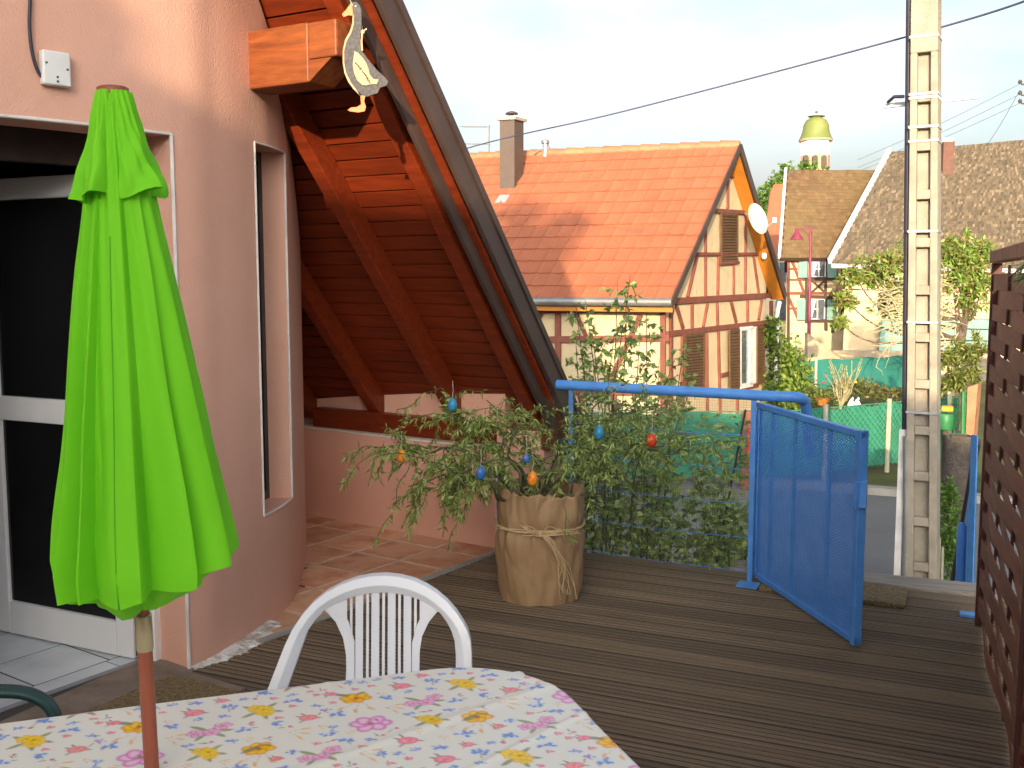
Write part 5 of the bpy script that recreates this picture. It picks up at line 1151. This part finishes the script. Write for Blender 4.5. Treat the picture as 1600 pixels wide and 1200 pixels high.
# left one: brown tiled roof, half-timbered front with green shutters
D1 = 39.0; bh = empty('timbered_cottage', at_depth(1280, 560, D1), 'tall half-timbered cottage with brown tiled roof and pale green shutters', 'house')
c = lambda px, py, dd=0: at_depth(px, py, D1 + dd)
wl, wr = c(1231, 400), c(1362, 400); back = F0 * 7
def wz(p, z): return Vector((p.x, p.y, z))
F1 = Vector((.06, 1, 0)); F1 = (F0 + RT0 * .27).normalized(); back = F1 * 7; MB().prism([wz(wl, STREET), wz(wr, STREET), wz(wr, wl.z), wz(wl, wl.z)], back).build('wall', 'cream', bh)
rdg_l, rdg_r = at_depth(1229, 267, D1 + 3.4), at_depth(1400, 267, D1 + 3.4); ev_l, ev_r = at_depth(1219, 403, D1 - .35), at_depth(1372, 403, D1 - .35)
MB().prism([ev_l, ev_r, rdg_r, rdg_l], F0 * .1 - Vector((0, 0, .12))).build('roof_deck', 'roof_cover', bh)
MB().prism([rdg_l, rdg_r, rdg_r + F1 * 3.8 - Vector((0, 0, 4)), rdg_l + F1 * 3.8 - Vector((0, 0, 4))], (0, 0, -.1)).build('roof_deck', 'roof_cover', bh)
roof_tiles(bh, 'roof_tile', 'old_tile', ev_l, ev_r, rdg_l + (rdg_r - ev_r - (rdg_l - ev_l)) * 0, 22, 26, 2)
m = MB(); m.beam(ev_l - RT0 * .03 + Vector((0, 0, .04)), rdg_l - RT0 * .03 + Vector((0, 0, .06)), .1, .18); m.build('verge_board', 'window_white', bh)
m = MB(); m.prism([rdg_l + RT0 * .15 - hz * .1, wz(wl, wl.z) + F1 * .1, wz(wl, wl.z) + F1 * 7], RT0 * .1); m.build('gable_end', 'cream', bh)
def bt(a, b, w, mt='timber_dark', o=-.03): A, B = c(*a, o), c(*b, o); MB().beam(A, B, .06, w * D1 / F, F0.cross(B - A).normalized()).build('timber', mt, bh)
for a, b, w in (((1231, 403), (1362, 403), 3), ((1231, 437), (1300, 437), 3), ((1268, 435), (1310, 435), 4), ((1232, 458), (1320, 458), 4), ((1250, 463), (1320, 465), 5), ((1232, 402), (1232, 545), 4), ((1236, 404), (1256, 456), 4), ((1233, 466), (1248, 500), 4), ((1260, 404), (1260, 505), 4), ((1290, 404), (1290, 515), 4), ((1316, 404), (1316, 515), 4), ((1268, 438), (1289, 457), 3), ((1289, 438), (1268, 457), 3), ((1258, 502), (1320, 502), 4), ((1232, 420), (1246, 420), 3), ((1232, 482), (1246, 482), 3), ((1303, 505), (1300, 520), 4), ((1291, 505), (1291, 517), 4)): bt(a, b, w, 'timber_red' if a[0] < 1250 else 'timber_dark', -.03 - .001 * random.randint(0, 9))
for (x0, x1, y0, y1) in ((1269, 1289, 408, 432), (1266, 1288, 468, 498)):
    w_ = empty('window', (0, 0, 0)); w_.parent = bh; w_.location = c(x0, y1) - bh.location
    MB().span(c(x0, y0, -.06), c(x1, y1, -.10)).build('pane', 'pane', w_)
    m = MB(); m.prism([c(x0 + 1, y0, -.14), c(x0 + 9, y0, -.14), c(x0 + 3, y1 - 3, -.14), c(x0 + 1, y1 - 2, -.14)], F0 * .02); m.prism([c(x1 - 1, y0, -.14), c(x1 - 9, y0, -.14), c(x1 - 3, y1 - 3, -.14), c(x1 - 1, y1 - 2, -.14)], F0 * .02); m.build('curtain', 'curtain', w_)
    m = MB()
    for a, b in (((x0, y0), (x1, y0)), ((x0, y1), (x1, y1)), ((x0, y0), (x0, y1)), ((x1, y0), (x1, y1)), (((x0 + x1) / 2, y0), ((x0 + x1) / 2, y1)), ((x0, (y0 + y1) / 2), (x1, (y0 + y1) / 2))): m.beam(c(*a, -.16), c(*b, -.16), .04, .05, F0)
    m.build('frame', 'window_white', w_)
for (x0, x1, y0, y1) in ((1248, 1262, 406, 434), (1294, 1308, 406, 434), (1246, 1259, 468, 500), (1293, 1308, 468, 500)): MB().span(c(x0, y0, -.12), c(x1, y1, -.06)).build('shutter', 'shutter_green', bh)
# neighbour slivers further left, behind the dish
nb_ = empty('brick_red_house', at_depth(1210, 560, 52), 'narrow house with plain orange-red roof behind the satellite dish', 'house')
MB().prism([wz(at_depth(1196, 400, 52), STREET), wz(at_depth(1232, 400, 52), STREET), at_depth(1232, 400, 52), at_depth(1196, 400, 52)], F0 * 5).build('wall', 'cream_pale', nb_)
MB().prism([at_depth(1190, 402, 51.6), at_depth(1236, 402, 51.6), at_depth(1236, 288, 55), at_depth(1210, 288, 55), at_depth(1204, 300, 54.6)], F0 * .2).build('roof', 'red_tile', nb_)
for y0, y1 in ((410, 440), (465, 500)): MB().span(at_depth(1219, y0, 51.9), at_depth(1228, y1, 51.95)).build('window', 'pane', nb_); MB().span(at_depth(1212, y0, 51.9), at_depth(1219, y1, 51.95)).build('shutter', 'shutter_green', nb_)
# right one: long weathered roof over a cream wall
D2 = 36.0; lh = empty('long_roofed_barn', at_depth(1450, 590, D2), 'long house with large weathered brown tiled roof behind the concrete pole', 'house')
e_l, e_r = at_depth(1299, 411, D2 - .3), at_depth(1760, 424, D2 - .3 + 2); r_l, r_r = at_depth(1392, 238, D2 + 5.2), at_depth(1760, 205, D2 + 5.6)
F2 = Vector((r_l.x - e_l.x, r_l.y - e_l.y, 0)).normalized(); wl2, wr2 = at_depth(1322, 411, D2 + .2), at_depth(1760, 411, D2 + 2)
MB().prism([wz(wl2, STREET), wz(wr2, STREET), wz(wr2, e_l.z), wz(wl2, e_l.z)], F2 * 9).build('wall', 'cream', lh)
MB().prism([p - Vector((0, 0, .9)) + F2 * .5 for p in (e_l, e_r, r_r, r_l)], F0 * .1 - Vector((0, 0, .15))).build('roof_deck', 'roof_cover', lh); MB().prism([r_l, r_r, r_r + F2 * 5 - Vector((0, 0, 4.5)), r_l + F2 * 5 - Vector((0, 0, 4.5))], (0, 0, -.1)).build('roof_deck', 'roof_cover', lh)
# slope is a parallelogram here, so lay the tiles row by row
rngt = np.random.default_rng(8); Vs, Fs, Ts = [], [], []; k = 0; NV, NU = 44, 120
pal = np.array([(.10, .08, .054), (.085, .07, .049), (.11, .087, .058), (.075, .06, .044), (.155, .12, .083), (.093, .075, .05)])
Np = (e_r - e_l).cross(r_l - e_l).normalized(); Np = Np if Np.z > 0 else -Np
for j in range(NV):
    a0_, a1_ = e_l.lerp(r_l, j / NV), e_r.lerp(r_r, j / NV); b0_, b1_ = e_l.lerp(r_l, (j + 1.2) / NV), e_r.lerp(r_r, (j + 1.2) / NV)
    for i in range(NU):
        f0, f1 = (i + (.5 if j % 2 else 0)) / NU, (i + .96 + (.5 if j % 2 else 0)) / NU; lf = Np * rngt.uniform(.04, .085); z_ = Np * rngt.uniform(0, .02)
        q = [a0_.lerp(a1_, f0) + lf, a0_.lerp(a1_, f1) + lf, b0_.lerp(b1_, f1) + z_, b0_.lerp(b1_, f0) + z_, a0_.lerp(a1_, f0) - Np * .02, a0_.lerp(a1_, f1) - Np * .02]
        Vs += [tuple(x) for x in q]; Fs += [(k, k + 1, k + 2, k + 3), (k + 4, k + 5, k + 1, k)]; k += 6; Ts += [pal[rngt.integers(6)] * rngt.uniform(.8, 1.25)] * 6
tag(np_mesh('roof_tile', np.array(Vs), np.array(Fs), 'tile_tint', lh, np.array(Ts)), kind='stuff')
MB().beam(e_l + Vector((0, 0, .06)) - RT0 * .06, r_l + Vector((0, 0, .08)) - RT0 * .06, .12, .2).build('verge_board', 'window_white', lh)
MB().tube([e_l - F0 * .08 - Vector((0, 0, .1)), e_r - F0 * .08 - Vector((0, 0, .1))], .08, 8).build('gutter', 'window_white', lh)
MB().prism([wz(wl2 + F2 * .2, e_l.z), r_l + RT0 * .2 - hz * .1, wz(wl2 + F2 * 9, e_l.z)], RT0 * .15).build('gable_end', 'cream', lh)
k_ = at_depth(1477, 285, D2 + 4.2); k1 = at_depth(1477, 222, D2 + 4.2); chb = empty('chimney', (0, 0, 0)); chb.parent = lh; chb.location = k_ - lh.location
MB().box((k_.x, k_.y, (k_.z - .6 + k1.z) / 2), (.42, .42, k1.z - k_.z + .6), Matrix((RT0, F0, hz)).transposed()).build('stack', 'chimney_brick', chb); MB().box((k1.x, k1.y, k1.z + .06), (.40, .40, .16), Matrix((RT0, F0, hz)).transposed()).build('cap', 'cream_pale', chb)
MB().prism([at_depth(x, y, D2 - .1) for x, y in ((1378, 498), (1425, 495), (1425, 560), (1372, 560))], F0 * .05).build('green_door', 'shutter_green', lh)
for x0, x1, y0, y1 in ((1460, 1545, 498, 512), (1460, 1545, 514, 530), (1460, 1545, 532, 547)): MB().span(at_depth(x0, y0, D2 - .3), at_depth(x1, y1, D2 - .2)).build('green_board', 'shutter_green', lh)
# cream garden wall
gw = on_z(1262, 600, STREET); tag(MB().prism([at_depth(x, y, d) for x, y, d in ((1262, 626, 29), (1500, 626, 31), (1500, 550, 31), (1300, 548, 29.4), (1262, 520, 29))], F0 * .3).build('garden_wall', 'garden_wall', None, origin=(gw.x, gw.y, STREET)), 'plain cream garden wall behind the dark green netting', 'wall')
# church tower
D3 = 120.0; tw = empty('church_tower', at_depth(1273, 470, D3), 'white church tower with green onion dome above the roofs', 'tower'); tb_ = at_depth(1273, 270, D3); pxm = D3 / F
zt_ = lambda py: at_depth(1273, py, D3).z
tr_ = Matrix.Rotation(R(20), 3, 'Z')
MB().lathe([(22 * pxm, STREET), (22 * pxm, zt_(243))], (tb_.x, tb_.y, 0), 8, tr_).build('shaft', 'tower_tan', tw); MB().lathe([(22.3 * pxm, zt_(243)), (22.3 * pxm, zt_(221))], (tb_.x, tb_.y, 0), 8, tr_).build('belfry', 'tower_white', tw); MB().lathe([(25 * pxm, zt_(221)), (25.5 * pxm, zt_(218))], (tb_.x, tb_.y, 0), 24).build('cornice', 'tower_tan', tw)
MB().lathe([(25 * pxm, zt_(218)), (23 * pxm, zt_(214)), (20 * pxm, zt_(205)), (19 * pxm, zt_(196)), (15 * pxm, zt_(188)), (8 * pxm, zt_(183.5)), (1, zt_(182))], (tb_.x, tb_.y, 0), 24).build('dome', 'dome_green', tw, smooth=60)
for px in (1260, 1274, 1288):
    m = MB(); pl_ = [at_depth(px - 4, 262, D3 - 1.75), at_depth(px + 4, 262, D3 - 1.75)] + [at_depth(px + 4 * math.cos(t), 246 - 4 * math.sin(t), D3 - 1.75) for t in np.linspace(0, math.pi, 7)]; m.prism(pl_, F0 * .4); m.build('window', 'tower_dark', tw)
MB().tube([(tb_.x, tb_.y, zt_(183)), (tb_.x, tb_.y, zt_(148))], .05, 6).tube([at_depth(1269, 160, D3), at_depth(1277, 160, D3)], .05, 6).lathe([(.05, zt_(177)), (.2, zt_(175)), (.05, zt_(173))], (tb_.x, tb_.y, 0), 8).build('cross', 'zinc', tw)
# street lamp
D4 = 33.0; lm = empty('street_lamp', wz(at_depth(1264, 560, D4), STREET), 'magenta swan-neck street lamp before the timbered cottage', 'street lamp'); l4 = lambda x, y: at_depth(x, y, D4)
MB().tube([wz(l4(1264, 560), STREET), l4(1264, 520), l4(1266, 400)], [.075, .06, .045], 10).tube([l4(1266, 400), l4(1267, 352)], .035, 8).build('post', 'lamp_magenta', lm, smooth=60)
MB().tube([l4(1267, 357), l4(1242, 357)], .022, 6).tube(catmull([l4(1266, 385), l4(1262, 368), l4(1254, 359)], 5), .016, 6).build('arm', 'lamp_magenta', lm); lc = l4(1245, 368)
MB().lathe([(.02, .24), (.05, .2), (.07, .08), (.20, -.08), (.21, -.12), (.02, -.13)], lc, 16).build('lamp_shade', 'lamp_magenta', lm, smooth=50)

# ---- trees
def tree(name, label, base, crown, cols, L, W, n, trunk_r=.15, cat='tree', seed=0, limb=True, shell=.35):
    root = empty(name, base, label, cat); base = Vector(base); rng = random.Random(seed); m = MB()
    top = max(crown, key=lambda k: k[0].z)[0]; m.tube(catmull([base, base.lerp(top, .4) + Vector((rng.gauss(0, .1), 0, 0)), base.lerp(top, .8)], 6), [trunk_r * (1 - .75 * i / 12) for i in range(13)], 8)
    for p, r in crown: m.tube(catmull([base.lerp(top, rng.uniform(.25, .55)), base.lerp(p, .7) + Vector((0, 0, r * .2)), p], 5), [trunk_r * .4 * (1 - .8 * i / 10) for i in range(11)], 5)
    m.build('trunk', 'bark', root, smooth=60)
    P, Dd = [], []; g = np.random.default_rng(seed); tot = sum(r ** 2 for _, r in crown)
    for p, r in crown:
        k = int(n * r * r / tot); cl = max(6, k // 22); cc = rand_dirs(cl, g) * g.uniform(shell, 1.05, (cl, 1)) * r
        idx = g.integers(0, cl, k); P.append(np.array(p) + cc[idx] + g.normal(size=(k, 3)) * r * .13); Dd.append(rand_dirs(k, g, (0, 0, -.2)) + cc[idx] / r * .5)
    leaf_obj('crown', np.concatenate(P), np.concatenate(Dd), L, W, cols, root, rng=g); return root
tb0 = at_depth(1225, 420, 75)
tree('far_tree', 'rounded green tree rising behind the timbered cottage', (tb0.x, tb0.y, STREET), [(at_depth(x, y, 75 + d), r) for x, y, d, r in ((1215, 300, 0, 1.2), (1235, 285, 1, 1.3), (1262, 270, 2, 1.0), (1200, 325, 0, 1.0), (1230, 320, 0, 1.6), (1285, 278, 2, .9), (1198, 360, 0, 1.0))], [(.10, .19, .03), (.14, .25, .05), (.07, .13, .02)], .26, .2, 5000, .25, seed=3)
wb = at_depth(1492, 600, 24)
wt = tree('wisteria', 'sprawling wisteria with bare lower branches behind the concrete pole', (wb.x, wb.y, STREET), [(at_depth(x, y, 24 + d), r) for x, y, d, r in ((1390, 412, 0, .42), (1360, 425, .3, .40), (1335, 430, .4, .32), (1420, 398, 0, .4), (1490, 395, .2, .5), (1520, 410, .2, .45), (1535, 440, 0, .4), (1500, 430, .1, .5), (1510, 470, .2, .4), (1530, 390, .3, .3), (1400, 450, .3, .36), (1320, 465, .3, .30), (1310, 500, .2, .26), (1380, 480, .4, .28), (1420, 490, .3, .3))], [(.19, .29, .05), (.25, .37, .08), (.13, .20, .035), (.28, .20, .08)], .15, .05, 9500, .10, seed=5, shell=.15)
rng = random.Random(9); m = MB()
for i in range(120):
    a = at_depth(rng.uniform(1400, 1500), rng.uniform(440, 540), 24); ang_ = rng.gauss(math.pi, .7); pts = [a]
    for k in range(8): ang_ += rng.gauss(0, .35); pts.append(pts[-1] + RT0 * math.cos(ang_) * .16 + Vector((0, 0, math.sin(ang_) * .12)) + F0 * rng.gauss(0, .05))
    m.tube(pts, [.018 - .0018 * k for k in range(9)], 4, caps=False)
m.build('bare_branches', 'twig_pale', wt)
tree('laurel_bush', 'yellow-green laurel bush below the wisteria by the garden gate', wz(at_depth(1500, 620, 19), STREET), [(at_depth(x, y, 19), r) for x, y, r in ((1485, 560, .22), (1505, 550, .26), (1525, 545, .26), (1495, 590, .3), (1520, 585, .3), (1480, 600, .2))], [(.14, .18, .03), (.20, .24, .06), (.09, .12, .02), (.27, .27, .10)], .12, .035, 2600, .05, cat='shrub', seed=8, shell=.1)
# conifer beyond the fence whose twig hangs over the panel
cf = empty('conifer', (1.25, 2.6, STREET), 'pale green conifer twig reaching over the woven fence', 'tree'); m = MB(); m.tube([(1.25, 2.6, STREET), (1.25, 2.6, 1.2), (1.2, 2.6, 2.4)], [.07, .05, .02], 8); tips = [at_depth(1584, 428, 2.75), at_depth(1592, 440, 2.72), at_depth(1600, 415, 2.8)]; LP, LD = [], []; rng = random.Random(2)
for q in tips + [Vector((1.1 + rng.gauss(0, .35), 2.6 + rng.gauss(0, .4), rng.uniform(.2, 2.2))) for _ in range(26)]:
    a = Vector((1.22, 2.6, min(2.3, q.z + .1))); mid_ = a.lerp(q, .6) + Vector((0, 0, .06)); pth = catmull([a, mid_, q], 8)
    if q.x < .4: pth = catmull([Vector((1.22, 2.6, 1.9)), Vector((q.x + .38, q.y + .02, 1.93)), q], 8); m.tube(pth, [.008 - .006 * i / 16 for i in range(17)], 4)
    for i in range(150): t = rng.uniform(.35, 1) * 15.9; j = int(t); LP.append(pth[j].lerp(pth[j + 1], t - j)); LD.append((pth[j + 1] - pth[j]).normalized() + Vector((rng.gauss(0, .5), rng.gauss(0, .5), rng.gauss(0, .5))))
m.build('trunk', 'bark', cf); leaf_obj('crown', [tuple(p) for p in LP], [tuple(d) for d in LD], .04, .005, [(.22, .28, .13), (.14, .20, .08)], cf)
# far power pole with thin wires at the right edge
D5 = 60.0; fpz = empty('far_power_pole', wz(at_depth(1607, 400, D5), STREET), 'distant power pole with insulators at the end of thin wires', 'utility pole'); MB().tube([wz(at_depth(1607, 400, D5), STREET), at_depth(1606, 118, D5)], .14, 8).build('post', 'fence_post_pale', fpz)
for y in (128, 145, 158): MB().tube([at_depth(1606, y + 4, D5), at_depth(1597, y + 4, D5), at_depth(1594, y, D5)], .05, 5).lathe([(.06, -.12), (.13, 0), (.06, .12)], at_depth(1594, y, D5), 8).build('insulator', 'tower_dark', fpz)
for (x0, y0), (x1, y1) in (((1594, 131), (1340, 250)), ((1594, 147), (1340, 262)), ((1594, 161), (1340, 268)), ((1594, 140), (1530, 245))): tag(MB().tube(catmull([at_depth(x0, y0, D5), at_depth((x0 + x1) / 2, (y0 + y1) / 2 + 4, D5 + 3), at_depth(x1, y1, D5 + 6)], 8), .016, 4).build('thin_wire', 'zinc', None, origin=at_depth(x0, y0, D5)), 'thin overhead wire running from the distant power pole', 'wire', 'thin wires at the distant pole')

# ================================================================== what stands behind the viewer and shades the terrace
nh = empty('neighbour_house', (2, -12, STREET), 'neighbouring house behind the terrace that shades the deck', 'house')
nx, nz_ = -.45, .0
MB().span((-6.2 + nx, -15, STREET), (.55 + nx, -9, 5.05)).build('wall', 'cream_pale', nh); MB().span((.57 + nx, -14, STREET), (9.5, -9.02, 3.85)).build('wing_wall', 'cream_pale', nh)
m = MB(); m.prism([(x + nx, -8.8, z) for x, z in ((.75, 5.0), (.75, 5.15), (-2.8, 8.3), (-6.4, 5.15), (-6.4, 5.0), (-2.8, 8.1))], (0, -6.4, 0)); m.build('roof', 'old_tile', nh); MB().prism([(x + nx, -9.0, z) for x, z in ((.56, 5.0), (-6.2, 5.0), (-2.8, 8.05))], (0, -5.9, 0)).build('gable', 'cream_pale', nh)
m = MB(); m.prism([(x, -8.85, z) for x, z in ((-.4, 5.03), (.32, 4.99), (9.8, 3.95), (9.8, 3.83), (.32, 4.82), (-.4, 4.8))], (0, -5.4, 0)); m.build('wing_roof', 'old_tile', nh)
for x in (-4.6, -2.8, -1.0, 2.5, 5.0): MB().span((x + nx - .45, -8.98, .3), (x + nx + .45, -9.02, 1.7)).build('window', 'pane', nh)
tree('walnut_tree', 'tall leafy tree behind the neighbouring house', (2.1, -17, STREET), [(Vector((x, -17 + dy, z)), r) for x, dy, z, r in ((1.7, 0, 10.0, .55), (2.5, .4, 9.7, .5), (2.0, -.3, 8.9, .6), (1.5, 0, 9.2, .5), (2.2, 0, 8.0, .6))], [(.06, .11, .025), (.08, .14, .03)], .18, .13, 1700, .2, seed=14)
